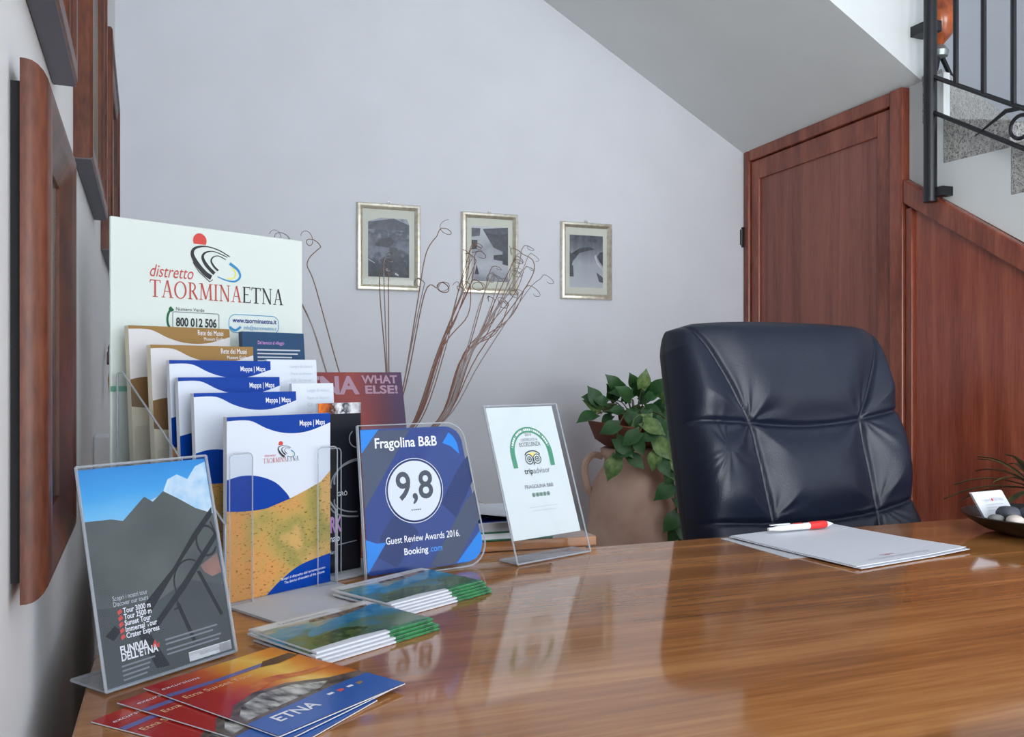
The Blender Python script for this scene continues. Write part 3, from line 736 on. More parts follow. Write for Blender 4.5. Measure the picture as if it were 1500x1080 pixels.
# an uneven lip, raised on the left
m.v = [(p[0], p[1], p[2] + (max(0, -p[0]) / .17) ** 2 * .022 * (1 if p[2] > .04 else 0)) for p in m.v]
m.build('bowl', TERRAD, bw, smooth=1)
MB().lathe([(.045, .048), (.056, .10), (.060, .125), (.054, .125), (.050, .11), (.01, .11)], 24).build('inner_pot', TERRAD, bw, smooth=1)
MB().lathe([(.048, .110), (.045, .116), (.01, .12)], 18).build('soil', SOIL, bw, smooth=1)
def leaf_mesh(name, L, W, m):
    mb = MB(); n = 9; rows = []
    for i in range(n):
        t = i / (n - 1)
        w = W * (math.sin(PI * min(1, t * .82 + .14)) ** .8) * (1 - t ** 4) + .0003
        yy = L * t; zz = -.16 * L * t * t + .05 * L * math.sin(PI * t)
        rows.append([(-w, yy - (.12 * L if i == 0 else 0), zz + .22 * w), (0, yy, zz), (w, yy - (.12 * L if i == 0 else 0), zz + .22 * w)])
    for r_ in rows: mb.v += r_
    for i in range(n - 1):
        for k in range(2):
            q = i * 3 + k; mb.face((q, q + 1, q + 4, q + 3))
    me = mb.build(name, m, None, smooth=2, recalc=False)
    return me
CZ_, SZ_ = math.cos(R(20.6)), math.sin(R(20.6))
pp = empty('pothos_plant', (JX, JY, .892)); tag(pp, 'green pothos with trailing leafy vines spilling over the terracotta jar', 'plant'); bpy.context.view_layer.update()
protos = [leaf_mesh('leaf', .075, .026, LEAF), leaf_mesh('leaf', .062, .023, LEAF), leaf_mesh('leaf', .08, .028, LEAFV)]
used = [False] * 3
def place_leaf(k, base, tip_dir, up, scale=1.0):
    o = protos[k] if not used[k] else protos[k].copy()
    if used[k]: col.objects.link(o)
    used[k] = True
    y = Vector(tip_dir).normalized(); z = Vector(up); z = (z - y * z.dot(y)).normalized(); x = y.cross(z)
    M = Matrix(((x.x, y.x, z.x, base[0]), (x.y, y.y, z.y, base[1]), (x.z, y.z, z.z, base[2]), (0, 0, 0, 1))) @ Matrix.Scale(scale, 4)
    o.parent = pp; o.matrix_parent_inverse = Matrix.Identity(4); o.matrix_local = M
# local space: x right, y away, z up (the plant stands facing the room)
rg = random.Random(11)
camdir = Vector((-.46, -.88, .12))
def stem(p0, p1, bow=.03):
    mid = (Vector(p0) + Vector(p1)) / 2 + Vector((0, -.01, bow))
    MB().tube(smooth_curve([p0, mid, p1], 5), .0022, 5).build('stem', STEM, pp, smooth=1)
rt = Vector((.90, -.43, 0))     # to the right as the camera sees it
crown = [(-.095, .055, 150), (-.075, .085, 165), (-.11, .03, 200), (-.06, .03, 215), (-.10, .075, 120), (-.055, .115, 115), (-.03, .13, 95), (-.02, .09, 60), (0, .055, 250), (.02, .125, 80), (.035, .15, 75),
         (.05, .10, 30), (.045, .06, -20), (.06, .03, -40), (.02, .02, 270), (-.025, .05, 180), (.07, .13, 50), (.08, .08, 10), (.09, .04, -30), (.10, .10, 40), (.0, .10, 140), (-.045, .07, 200), (.03, .07, 230), (.11, .06, 0), (.05, .0, 290), (-.02, .0, 240), (.09, .0, 300), (.12, .02, -50), (.0, .03, 310), (-.085, .06, 130), (-.065, .10, 60), (.015, .165, 110), (-.04, .15, 130), (.06, .12, 100), (-.1, .1, 170), (.03, .1, 20), (-.01, .12, 170), (.1, .12, 80), (.07, .06, 250)]
for i, (a, zz, ang) in enumerate(crown):
    dep = rg.uniform(-.07, .04)
    b = rt * (a * 1.15 - .012) + camdir * (-dep) * .9 + Vector((0, 0, zz * .82 - .03))
    td = rt * math.cos(R(ang)) + Vector((0, 0, math.sin(R(ang)))) + camdir * rg.uniform(.1, .7)
    place_leaf(i % 2 if rg.random() < .85 else 2, b, td, camdir + Vector((rg.uniform(-.4, .4), 0, rg.uniform(.1, .8))), rg.uniform(.85, 1.15))
    if i % 2 == 0: stem((rt.x * a * .2, rt.y * a * .2, -.0), b, .02)
def vine(pts, n, k2=0.2):
    c = smooth_curve(pts, 6); MB().tube(c, .0025, 5).build('vine', STEM, pp, smooth=1)
    for i in range(n):
        p = c[int((i + .6) / n * (len(c) - 1))]; sd = -1 if i % 2 else 1
        ang = rg.uniform(-75, -20) if sd > 0 else rg.uniform(200, 255)
        td = rt * math.cos(R(ang)) + Vector((0, 0, math.sin(R(ang)))) + camdir * .25
        place_leaf(2 if rg.random() < k2 else rg.choice((0, 1)), p, td, camdir + Vector((rg.uniform(-.3, .3), 0, .35)), rg.uniform(.95, 1.25))
def vp(a, z, out): q = rt * a + camdir * out; return (q.x, q.y, z)
vine([vp(.02, .02, .05), vp(.03, -.02, .17), vp(.0, -.09, .185), vp(-.03, -.15, .165)], 7, .3)
vine([vp(-.02, .02, .05), vp(-.05, -.02, .17), vp(-.065, -.09, .175), vp(-.06, -.16, .165)], 4, .15)
vine([vp(.05, .02, .05), vp(.12, -.02, .13), vp(.13, -.14, .17), vp(.14, -.26, .18), vp(.155, -.40, .19)], 13, .15)
vine([vp(.05, .02, .04), vp(.07, -.03, .165), vp(.075, -.09, .18), vp(.09, -.17, .19)], 7, .35)
vine([vp(.08, .02, .0), vp(.18, -.04, .05), vp(.185, -.2, .10), vp(.17, -.38, .15), vp(.17, -.46, .17)], 10, .1)

# ---------------------------------------------------------------- potted palm by the panelling (right edge)
pm = empty('potted_plant', (2.17, 1.73, 0)); tag(pm, 'dark spiky-leaved potted plant at the right edge by the panelling', 'plant')
MB().lathe([(.09, 0), (.10, .01), (.13, .22), (.14, .24), (.14, .26), (.125, .26), (.12, .23), (.01, .23)], 28).build('pot', TERRAD, pm, smooth=1)
MB().tube([(0, 0, .2), (.01, 0, .52), (.0, .01, .74)], .014, 8).build('trunk', STEM, pm, smooth=1)
DLEAF = mat('leaf_dark', (44, 60, 36), .5, rgb2=(92, 84, 52), scale=14)
for k in range(26):
    a = 2 * PI * k / 26 * 3.3; el = R(10 + 60 * ((k * 7) % 10) / 10); L = .24
    if math.cos(a) > .6: L = .13
    d = Vector((math.cos(a) * math.cos(el), math.sin(a) * math.cos(el), math.sin(el)))
    sdv = d.cross(Vector((0, 0, 1))).normalized()
    mb = MB(); c0 = Vector((0, .01, .73)); n = 6
    for i in range(n):
        t = i / (n - 1); p = c0 + d * L * t + Vector((0, 0, -.10 * t * t)); w = .010 * (math.sin(PI * (t * .85 + .12))) + .0003
        mb.v += [tuple(p - sdv * w), tuple(p + Vector((0, 0, -.003))), tuple(p + sdv * w)]
    for i in range(n - 1):
        for q in range(2): mb.face((i * 3 + q, i * 3 + q + 1, i * 3 + q + 4, i * 3 + q + 3))
    mb.build('leaf', DLEAF, pm, smooth=2, recalc=False)

# ---------------------------------------------------------------- vase with curly twigs
VX, VY = .425, 1.90
vz = empty('twig_vase', (VX, VY, DZ)); tag(vz, 'vase of tall dried curly twigs on the side cabinet behind the award', 'dried twigs'); bpy.context.view_layer.update()
MB().lathe([(.035, 0), (.045, .004), (.058, .06), (.05, .11), (.032, .135), (.036, .15), (.03, .15), (.026, .13), (.01, .1)], 24).build('vase', TERRAD, vz, smooth=1)
F_, HZ_ = 1300, 545
def at(u, v, Y):
    xc, yc = (u - 750) / F_, (HZ_ - v) / F_
    X, Yd = CZ_ * xc + SZ_, -SZ_ * xc + CZ_
    t = Y / Yd
    return Vector((X * t, Y, CAMZ + yc * t))
rt2 = random.Random(5)
def twig(path, curl=None, m=None, r=.0016, dy=0.0):
    """path: bends given as points on the plane of the bundle; curl = (radius, turns, drift)"""
    pts = [Vector((VX + rt2.uniform(-.012, .012), VY + rt2.uniform(-.012, .012), DZ + .12))]
    n = len(path)
    for i, (u, v) in enumerate(path): pts.append(at(u, v, VY + dy * (i + 1) / n))
    c = smooth_curve(pts, 6)
    if curl:
        rad, turns, dx, dz = curl
        e = c[-1]; d = (c[-1] - c[-3]).normalized(); sgn = 1 if dx >= 0 else -1
        cen = e + Vector((sgn * rad, 0, 0)); n = int(14 * turns); a0 = PI if sgn > 0 else 0
        for i in range(1, n + 1):
            a = a0 - sgn * 2 * PI * turns * i / n; k = i / n; rr = rad * (1 - .35 * k)
            c.append(cen + Vector((rr * math.cos(a) + dx * k, .012 * math.sin(a * 1.3) + .01 * k, rr * math.sin(a) + dz * k)))
    nn = len(c); rads = [r * (1 - .65 * i / nn) for i in range(nn)]
    inroot(MB().tube([tuple(p) for p in c], rads, 5).build('twig', m or rt2.choice((TWIG, TWIGG, TWIGR)), vz, smooth=2, recalc=False), vz)
twig([(530, 640), (500, 556), (462, 420), (450, 385), (470, 362)], (.014, 1.6, -.02, .03), TWIG, dy=.1)
twig([(500, 600), (458, 480), (420, 400), (424, 350)], (.014, 1.5, -.02, .01), TWIGG, dy=.15)
twig([(496, 590), (450, 460), (400, 380), (392, 362)], (.014, 1.2, -.02, .01), TWIGG, dy=.15)
twig([(566, 560), (557, 440), (556, 400)], (.010, 1.2, .01, .01), TWIG)
twig([(568, 560), (563, 430), (562, 385)], (.010, 1.5, .005, .02), TWIGG)
twig([(570, 560), (569, 430), (568, 392), (556, 380)], None, TWIG)
twig([(592, 560), (612, 440), (624, 372), (640, 346)], (.016, 1.3, .01, .03), TWIG)
twig([(590, 570), (612, 460), (622, 415)], (.011, 1.8, -.004, .004), TWIGG)
twig([(594, 566), (622, 430), (640, 422)], (.014, 2.2, .004, .006), TWIG)
for k in range(8):
    o_ = rt2.uniform(-5, 5); tu = 672 + k * 3.2; tv = rt2.uniform(365, 432)
    twig([(612 + o_, 615), (648 + o_, 510), (tu - 6, tv + 45), (tu + rt2.uniform(-4, 14), tv)], (rt2.uniform(.008, .016), rt2.uniform(.8, 1.8), rt2.uniform(-.015, .015), rt2.uniform(-.005, .03)), rt2.choice((TWIGR, TWIG, TWIGR)), .0015)
for k in range(14):
    o_ = rt2.uniform(-6, 6); tu = 716 + k * 4.0; tv = rt2.uniform(365, 448)
    twig([(646 + o_, 615), (684 + o_ * 1.3, 520), (tu - 14, tv + 42), (tu + rt2.uniform(-4, 8), tv)], (rt2.uniform(.007, .014), rt2.uniform(.8, 1.9), rt2.uniform(-.01, .03), rt2.uniform(-.01, .025)), rt2.choice((TWIGR, TWIG, TWIGG)), .0015)
twig([(650, 615), (700, 520), (772, 418), (782, 385), (765, 372)], (.012, 1.2, -.02, .01), TWIG)
twig([(652, 615), (704, 530), (770, 430), (792, 408)], (.012, 1.0, .02, -.004), TWIGG)
twig([(648, 615), (690, 520), (752, 410), (764, 366)], (.011, 1.1, .02, .01), TWIGG)

# ---------------------------------------------------------------- brochure holders
yaw = 28.0
wv = Vector((math.cos(R(yaw)), math.sin(R(yaw)), 0)); dv = Vector((-math.sin(R(yaw)), math.cos(R(yaw)), 0))
P1 = Vector((.0575, 1.188, DZ))            # bottom-left of the front map on the first holder
MAPM = None
def map_material():
    m = ramp_mat('relief_map', [(0, (196, 140, 78)), (.3, (206, 146, 84)), (.42, (178, 150, 84)), (.52, (150, 140, 78)), (.62, (196, 158, 96)), (1, (214, 160, 100))], 'X', (-.1, .3), nscale=11, namp=1.3, detail=5, rough=.35)
    nt = m.node_tree; n = nt.nodes
    tc = [x for x in n if x.type == 'TEX_COORD'][0]
    mp = n.new('ShaderNodeMapping'); mp.inputs['Scale'].default_value = (1, 2.2, 1); nt.links.new(tc.outputs['Object'], mp.inputs[0])
    no = n.new('ShaderNodeTexNoise'); no.inputs['Scale'].default_value = 170; no.inputs['Detail'].default_value = 2; nt.links.new(mp.outputs[0], no.inputs['Vector'])
    rp = n.new('ShaderNodeValToRGB'); rp.color_ramp.elements[0].position = .60; rp.color_ramp.elements[1].position = .70
    rp.color_ramp.elements[0].color = (1, 1, 1, 1); rp.color_ramp.elements[1].color = (.25, .22, .15, 1)
    nt.links.new(no.outputs['Fac'], rp.inputs[0]); mx = n.new('ShaderNodeMixRGB'); mx.blend_type = 'MULTIPLY'; mx.inputs[0].default_value = .85
    b = n['Principled BSDF']; src = b.inputs['Base Color'].links[0].from_socket
    nt.links.new(src, mx.inputs[1]); nt.links.new(rp.outputs[0], mx.inputs[2]); nt.links.new(mx.outputs[0], b.inputs['Base Color'])
    return m
MAPM = map_material()
def swirl_logo(parent, cx, cy, s, z=.0006):
    """red sun over three dark arcs and a blue-green ring"""
    g = lambda pts: [(cx + a * s, cy + b * s) for a, b in pts]
    sun = [(-.27 + .17 * math.cos(R(a)), .32 + .17 * math.sin(R(a))) for a in range(-30, 211, 12)]
    MB().poly(g(sun), z).build('logo_sun', REDP, parent, recalc=False)
    m = MB()
    for k, (pts, w0, w1) in enumerate(((smooth_curve([(.50, .02), (.2, .15), (-.12, .2), (-.38, .14), (-.46, .0), (-.36, -.2), (-.15, -.42), (.02, -.52)], 5), .025, .115),
                         (smooth_curve([(.44, .0), (.1, .1), (-.12, .06), (-.2, -.06), (-.1, -.24), (.1, -.42)], 5), .02, .085),
                         (smooth_curve([(.40, -.06), (.2, .01), (.06, -.04), (.02, -.14), (.1, -.26), (.2, -.34)], 5), .02, .05))):
        n = len(pts); ww = [(w0 + (w1 - w0) * min(1, max(0, (i / n - .25) * 2.2))) * s for i in range(n)]
        ribbon(m, g([(p[0] if len(p) < 3 else p[0], p[1]) for p in [tuple(q) + (0,) for q in pts]]), ww, z)
    ribbon(m, g([(-.44, -.2), (-.3, -.4), (-.02, -.62), (.06, -.56)]), .02 * s, z)
    m.build('logo_arcs', INK, parent, recalc=False)
    m = MB(); pts = smooth_curve([(.5, -.14), (.72, -.28), (.78, -.44), (.64, -.56), (.4, -.55), (.18, -.48)], 5); n = len(pts)
    ribbon(m, g([tuple(p) for p in pts]), [.075 * s * (1 - .75 * i / n) for i in range(n)], z); m.build('logo_ring', CYAN, parent, recalc=False)
    m = MB(); pts = smooth_curve([(.56, -.24), (.66, -.36), (.6, -.48), (.44, -.51)], 5); n = len(pts)
    ribbon(m, g([tuple(p) for p in pts]), .035 * s, z + .0001); m.build('logo_glow', YELLOWP, parent, recalc=False)

W_, H_ = .162, .238
def booklet(name, label, cat, origin, lean, w, h, t, cover, spine, yw=yaw, group=None):
    p = empty(name, mtx=standing(origin, yw, lean)); tag(p, label, cat, group)
    m = MB(); m.box((0, 0, -t), (w, h, 0)); m.cur = 0
    m.build('pages', spine, p)
    MB().box((0, 0, 0), (w, h, .0004)).build('cover', cover, p)
    return p
def band(p, w, h, m, z=.0006):
    low = smooth_curve([(0, .978), (.2, .977), (.36, .93), (.5, .902), (.65, .893), (.8, .905), (1, .945)], 5)
    MB().poly([(0, h), *[(a[0] * w, a[1] * h) for a in [tuple(q) for q in low]], (w, h)], z).build('top_band', m, p, recalc=False)
def blob(p, w, h, m, z=.0008):
    a = smooth_curve([(0, .662), (.13, .678), (.28, .668), (.44, .625), (.55, .557), (.585, .522)], 4); b = smooth_curve([(.585, .522), (.44, .497), (.33, .482), (.13, .484), (0, .494)], 4)
    MB().poly([(q[0] * w, q[1] * h) for q in [tuple(x) for x in a + b[1:]]], z).build('side_shape', m, p, recalc=False)
def lowerart(p, w, h, m, z=.0006):
    MB().poly([(x * w, y * h) for x, y in ((0, 0), (1, 0), (1, .66), (.9, .6), (.75, .56), (.585, .522), (.44, .497), (.33, .482), (.13, .484), (0, .494))], z).build('map_print', m, p, recalc=False)
def map_booklet(origin, lean, label, detail=True, t=.008):
    p = booklet('map_booklet', label, 'booklet', origin, lean, W_, H_, t, PAPERG, PAPER, group='blue and white map booklets')
    band(p, W_, H_, BLUE); blob(p, W_, H_, BLUE)
    lowerart(p, W_, H_, MAPM)
    text('Mappa | Maps', p, WHITE, W_ * .94, H_ * .935, .0105, w=.042, align='RIGHT', z=.001, bold=.01)
    if detail:
        q = smooth_curve([(.36, 0), (.5, .07), (.7, .135), (1, .17)], 4)
        MB().poly([(a[0] * W_, a[1] * H_) for a in [tuple(x) for x in q]] + [(W_, 0)], .0008).build('corner_shape', BLUE, p, recalc=False)
        swirl_logo(p, W_ * .53, H_ * .81, .021, z=.0008)
        serif_text('TAORMINA', p, REDT, W_ * .33, H_ * .735, .0065, .036, z=.0008); serif_text('ETNA', p, INK, W_ * .33 + .0368, H_ * .735, .0065, .0185, z=.0008)
        text('distretto', p, REDT, W_ * .34, H_ * .77, .005, z=.0008, shear=.3)
        text('Scopri il distretto del turismo etneo', p, WHITE, W_ * .50, H_ * .065, .005, w=.072, z=.001, rot=4); text('The district of wonders of the volcano', p, WHITE, W_ * .53, H_ * .042, .005, w=.066, z=.001, rot=4)
    return p
def gold_booklet(origin, lean, label, w=.166, h=.238):
    p = booklet('museum_booklet', label, 'booklet', origin, lean, w, h, .012, mat('cover_ivory', (212, 210, 210), .35), PAPERC, group='ochre museum guide booklets')
    band(p, w, h, GOLDP); blob(p, w, h, BROWNP)
    MB().poly([(0, 0), (w, 0), (w, .55 * h), (.585 * w, .522 * h), (.33 * w, .482 * h), (0, .494 * h)], .0006).build('lower_print', PAPERC, p, recalc=False)
    text('Rete dei Musei', p, WHITE, w * .93, h * .952, .0115, w=.044, align='RIGHT', z=.001); text('Museum Guide', p, WHITE, w * .93, h * .918, .0075, w=.034, align='RIGHT', z=.001)
    return p
tiers1 = [(0, 0, 0), (.066, .03, 4), (.108, .051, 4), (.132, .075, 4), (.182, .098, 5), (.250, .128, 5)]
labs = ['front map booklet with brown relief map, lowest in the acrylic holder', 'map booklet in the second pocket from the front of the holder', 'map booklet in the third pocket from the front of the holder', 'rearmost of the blue map booklets, just below the ochre guides']
T1 = [P1 + dv * d + Vector((0, 0, z + .004)) for d, z, l in tiers1]
for i in range(4): map_booklet(T1[i], tiers1[i][2], labs[i], detail=(i == 0))
gold_booklet(T1[4], 5, 'nearer of two ochre museum booklets, directly behind the blue maps')
gold_booklet(T1[5], 5, 'rear ochre museum booklet touching the white poster board')

# second column
def col2(d, z, w0): return P1 + dv * d + wv * w0 + Vector((0, 0, z + .004))
blk = booklet('nightlife_leaflet', 'narrow black leaflet with a photo strip and pink lettering between map and award', 'leaflet', col2(.04, 0, .171), 0, .078, .25, .005, mat('print_black', (28, 29, 36), .3), PAPER, yw=yaw)
STRIP = ramp_mat('photo_strip', [(0, (230, 120, 40)), (.3, (60, 30, 24)), (.5, (230, 232, 236)), (.6, (30, 40, 48)), (.75, (220, 220, 224)), (1, (120, 124, 130))], 'X', (.0, .08), nscale=120, namp=.5)
MB().poly([(0, .234), (.078, .234), (.078, .25), (0, .25)], .0007).build('photo_strip', STRIP, blk, recalc=False)
LG = mat('print_silver', (140, 144, 150), .35)
for pts_, w_ in ((arc(.078, .135, .05, .03, 95, 190, 12), .003), (arc(.078, .128, .056, .035, 95, 185, 12), .002), (arc(.078, .105, .05, .02, 170, 262, 10), .002), (arc(.078, .098, .056, .02, 185, 265, 10), .0025), (arc(.072, .196, .016, .014, 130, 260, 10), .0018), ([(.035, .04), (.07, .042)], .0015)):
    m = MB(); ribbon(m, pts_, w_, .0007); m.build('drawn_line', LG, blk, recalc=False)
text('GRÒ', blk, WHITE, .034, .112, .009, w=.018, z=.0009); text('PARK', blk, PINKP, .042, .060, .032, w=.04, align='RIGHT', z=.0009, bold=.03); text('map', blk, WHITE, .038, .046, .014, w=.022, align='RIGHT', z=.0009, bold=.02)
text('fun', blk, WHITE, .03, .028, .008, align='RIGHT', z=.0009)
def white_leaflet(d, z, w1, label, strip=None):
    w = w1 - .1715
    p = booklet('white_leaflet', label, 'leaflet', col2(d, z, .1715), 4, w, .21, .006, PAPERG, PAPER, group='white leaflets beside the maps')
    for k, (s_, m_) in enumerate((('Luoghi da visitare', INKL), ('Places to discover', INKL), ('Gli itinerari', INKL), ('nel distretto', INKL))):
        text(s_, p, m_, w - .008, .197 - .011 * k, .0075 if k % 2 == 0 else .006, w=.042, align='RIGHT', z=.0008)
    if strip: MB().poly([(0, .155), (w, .155), (w, .163), (0, .163)], .0007).build('strip', PINKP, p, recalc=False)
white_leaflet(.092, .069, .248, 'nearer white leaflet with pale text beside the blue maps', 1)
white_leaflet(.158, .106, .264, 'rear white leaflet with pale text under the dark blue booklet')
pb = booklet('petrol_booklet', 'dark petrol-blue booklet with a pink title in front of the poster board', 'booklet', col2(.222, .124, .1715), 5, .118, .238, .01, TEALB, mat('petrol_spine', (44, 66, 92), .5))
text('Dal barocco al villaggio', pb, PINKP, .028, .218, .008, w=.05, z=.0008)
for k in range(5): MB().poly([(.026, .2075 - .006 * k), (.026 + (.083, .078, .066, .08, .06)[k], .2075 - .006 * k), (.026 + (.083, .078, .066, .08, .06)[k], .2098 - .006 * k), (.026, .2098 - .006 * k)], .0008).build('text_line', INKL, pb, recalc=False)

# acrylic holders themselves
def holder(label, front_left, w, depths, z_steps, d0, tabs_h):
    p = empty('brochure_holder', mtx=lying(front_left, yaw)); tag(p, label, 'brochure holder', 'clear acrylic brochure holders')
    dm = depths[-1] + d0 + .045
    MB().box((0, 0, 0), (w, dm, .003)).build('base', ACRB, p)
    MB().tube([(0, 0, .0018), (w, 0, .0018)], .0016, 6).build('base_edge', ACRE, p)
    hb = z_steps[-1] + .17
    for x in (-.001, w + .001):
        # side panel: low in front, rising to the back
        prof = [(d0 - .006, .003), (dm, .003), (dm, hb), (dm - .02, hb), (d0 - .006, .105)]
        sp = MB().prism(prof, x - .0012, x + .0012, axis='x').build('side_panel', ACR, p)
        MB().tube([(x, a, b) for a, b in prof[1:]] + [(x, prof[0][0], prof[0][1])], .0015, 6).build('side_edge', ACRE, p)
    for k, (d, z) in enumerate(zip(depths, z_steps)):
        y = d0 + d - (.012 if k == 0 else .008)
        th = tabs_h if k == 0 else .09
        for x0_, x1_ in ((.001, .034), (w - .034, w - .001)):
            MB().prism(rrect(x1_ - x0_, th, .006, 4, (0, 0, 1, 1), x0_, z + .003), y - .0011, y + .0011, axis='y').build('pocket_tab', ACR, p)
            if k == 0:
                pts = [(a, y, b) for a, b in rrect(x1_ - x0_, th, .006, 4, (0, 0, 1, 1), x0_, z + .003)]
                MB().tube(pts, .0009, 6, closed=True).build('tab_edge', ACRE, p)
        if z > .01: MB().box((.001, y, z - .001), (w - .001, y + .012, z + .001)).build('pocket_floor', ACR, p)
    return p
hl = P1 - dv * .128 - wv * .004; hl.z = DZ + .0004
holder('stepped clear acrylic holder carrying the blue map booklets', hl, W_ + .0085, [t[0] for t in tiers1], [t[1] for t in tiers1], .128, .192)
hr = P1 + dv * .006 + wv * .1690; hr.z = DZ + .0004
holder('narrow clear acrylic holder carrying the black and white leaflets', hr, .125, [0, .052, .118, .182], [0, .069, .106, .124], .034, .185)

# poster board behind the holders
pbd = P1 + dv * .315 - wv * .006; 
po = empty('poster_board', mtx=standing((pbd.x, pbd.y, DZ + .0004), yaw, 0)); tag(po, 'white poster board with a sun and arcs logo standing behind the brochures', 'poster board')
PW, PH = .345, .535
MB().box((0, 0, -.006), (PW, PH, 0)).build('board', POSTER, po, bevel=.002)
swirl_logo(po, .164, .491, .070)
text('distretto', po, REDT, .061, .449, .028, w=.073, shear=.3, z=.0007)
serif_text('TAORMINA', po, REDT, .061, .417, .027, .160, z=.0007); serif_text('ETNA', po, INK, .223, .417, .027, .080, z=.0007)
def box_outline(x, y, w, h, r, m, t=.0012, z=.0006):
    a = rrect(w, h, r, 5, x=x, y=y); b = rrect(w - 2 * t, h - 2 * t, max(r - t, .0005), 5, x=x + t, y=y + t)
    MB().ring(a, b, z).build('label_outline', m, po, recalc=False)
box_outline(.098, 0.366, .082, .030, .004, INKG); text('800 012 506', po, INK, .104, .373, .019, w=.071, bold=.03, z=.0007); text('Numero Verde', po, INK, .104, .3975, .008, z=.0007)
m = MB(); ribbon(m, [tuple(q) for q in smooth_curve([(.098, .401), (.092, .394), (.0895, .383), (.092, .372), (.099, .365)], 4)], [.008] * 3 + [.0035] * 11 + [.008] * 3, .0008); m.build('handset_icon', GREEND, po, recalc=False)
box_outline(.197, 0.365, .098, .032, .013, CYAN); text('www.taorminaetna.it', po, NAVY, .204, .383, .0115, w=.086, bold=.02, z=.0007); text('info@taorminaetna.it', po, CYAN, .226, .372, .009, w=.064, z=.0007)
m = MB(); ribbon(m, [tuple(q) for q in smooth_curve([(.199, .375), (.207, .370), (.213, .371), (.22, .376)], 4)], .004, .0007); m.build('swoosh', CYAN, po, recalc=False)
MB().box((0, .27, 0), (.03, .278, .001)).build('green_strip', mat('strip_green', (112, 176, 152), .4), po)

# volcano poster leaning behind the second holder
ep = empty('volcano_poster', mtx=standing((.204, 1.655, DZ + .001), 5, 17)); tag(ep, 'dark red poster with large block letters leaning behind the leaflets', 'poster')
RED_P = ramp_mat('dusk_print', [(0, (80, 40, 56)), (.35, (128, 54, 52)), (.6, (134, 58, 54)), (.85, (92, 48, 62)), (1, (72, 50, 80))], 'X', (0, .215), nscale=8, namp=.35)
MB().box((0, 0, -.004), (.228, .312, 0)).build('board', RED_P, ep)
text('ETNA', ep, mat('print_mauve', (160, 130, 146), .45), .004, .268, .05, w=.134, bold=.035, z=.0006); text('WHAT', ep, MATS['print_mauve'], .144, .289, .023, w=.074, bold=.03, z=.0006); text('ELSE!', ep, MATS['print_mauve'], .150, .268, .023, w=.067, bold=.03, z=.0006)

# ---------------------------------------------------------------- cable-car sign holder (near left)
def l_stand(name, label, origin, yw, lean, w, h, foot, strip=0.0, t=.0022):
    p = empty(name, mtx=standing(origin, yw, lean)); tag(p, label, 'sign')
    l = R(lean); b = lambda s: (math.sin(l) * s, -math.cos(l) * s)       # back direction in local (y, z)
    m = MB(); m.box((0, 0, 0.0006), (w, h, .0006 + t)); m.build('front_sheet', ACR, p)
    m = MB(); m.box((0, strip, -.0035), (w, h, -.0013)); m.build('back_sheet', ACR, p)
    fy, fz = b(foot); m = MB(); up = (math.cos(l) * t, math.sin(l) * t)
    m.hexa([(0, 0, 0), (w, 0, 0), (w, fy, fz), (0, fy, fz), (0, up[0], up[1]), (w, up[0], up[1]), (w, fy + up[0], fz + up[1]), (0, fy + up[0], fz + up[1])]); m.build('foot', ACRF, p)
    m = MB(); m.tube([(0, h, .0015), (0, 0, .0015), (0, fy, fz + .001), (w, fy, fz + .001), (w, 0, .0015), (w, h, .0015)], .0016, 6); m.tube([(0, h, .001), (w, h, .001)], .0014, 6); m.tube([(0, 0, .0015), (w, 0, .0015)], .0014, 6)
    m.build('polished_edge', ACRE, p)
    return p
FW, FH = .148, .212
fs = l_stand('acrylic_sign', 'acrylic sign with a grey volcano cable car photo, nearest on the left', (-.0635, .9035, DZ + .0022), 35.5, 14, FW, FH, .058)
sh = MB().box((.001, .001, -.0012), (FW - .001, FH - .003, .0)).build('sheet', ramp_mat('sky_print', [(0, (150, 190, 220)), (.3, (110, 186, 232)), (.6, (58, 158, 222)), (1, (36, 132, 206))], 'Y', (.14, .21), nscale=10, namp=.25), fs)
K = lambda pts: [(a * FW, b * FH) for a, b in pts]
fm = lambda a, b: (a, b)
LAVA = mat('lava_grey', (92, 98, 96), .35, rgb2=(72, 78, 78), scale=16)
LAVAD = mat('lava_dark', (74, 80, 82), .35, rgb2=(64, 70, 72), scale=20)
CLOUD = mat('cloud_print', (214, 228, 238), .4, rgb2=(150, 196, 228), scale=45)
MB().poly(K([(.46, .80), (.6, .83), (.66, .9), (.74, .92), (.82, .89), (.9, .95), (.99, .97), (.99, .70), (.8, .74)]), .0001).build('cloud', CLOUD, sh, recalc=False)
MB().poly(K([(.01, .008), (.99, .008), (.99, .70), (.85, .74), (.72, .80), (.61, .845), (.52, .80), (.46, .83), (.28, .73), (.2, .745), (.01, .75)]), .0002).build('mountain', LAVA, sh, recalc=False)
MB().poly(K([(.01, .008), (.99, .008), (.99, .34), (.7, .40), (.4, .32), (.01, .36)]), .00025).build('lower_slope', LAVAD, sh, recalc=False)
MB().poly(K([(.82, .455), (.97, .50), (.99, .40), (.9, .39), (.84, .42)]), .00028).build('lava_patch', mat('lava_red', (150, 112, 102), .4, rgb2=(104, 92, 92), scale=40), sh, recalc=False)
m = MB()
def bar(a, b, w): ribbon(m, K([a, b]), w * FW, .0003)
bar((.12, .255), (.99, .76), .0)
def quad(pts): m.poly(K(pts), .0003)
m = MB()
quad([(.31, .315), (.36, .27), (.70, .515), (.98, .695), (.985, .735), (.80, .62), (.60, .47)])       # main beam of the pylon head
quad([(.05, .235), (.10, .205), (.16, .24), (.12, .27)])
quad([(.26, .23), (.34, .225), (.47, .03), (.37, .035)])                                            # column
quad([(.36, .215), (.39, .195), (.68, .365), (.99, .575), (.99, .61), (.66, .395)])                   # lower arm
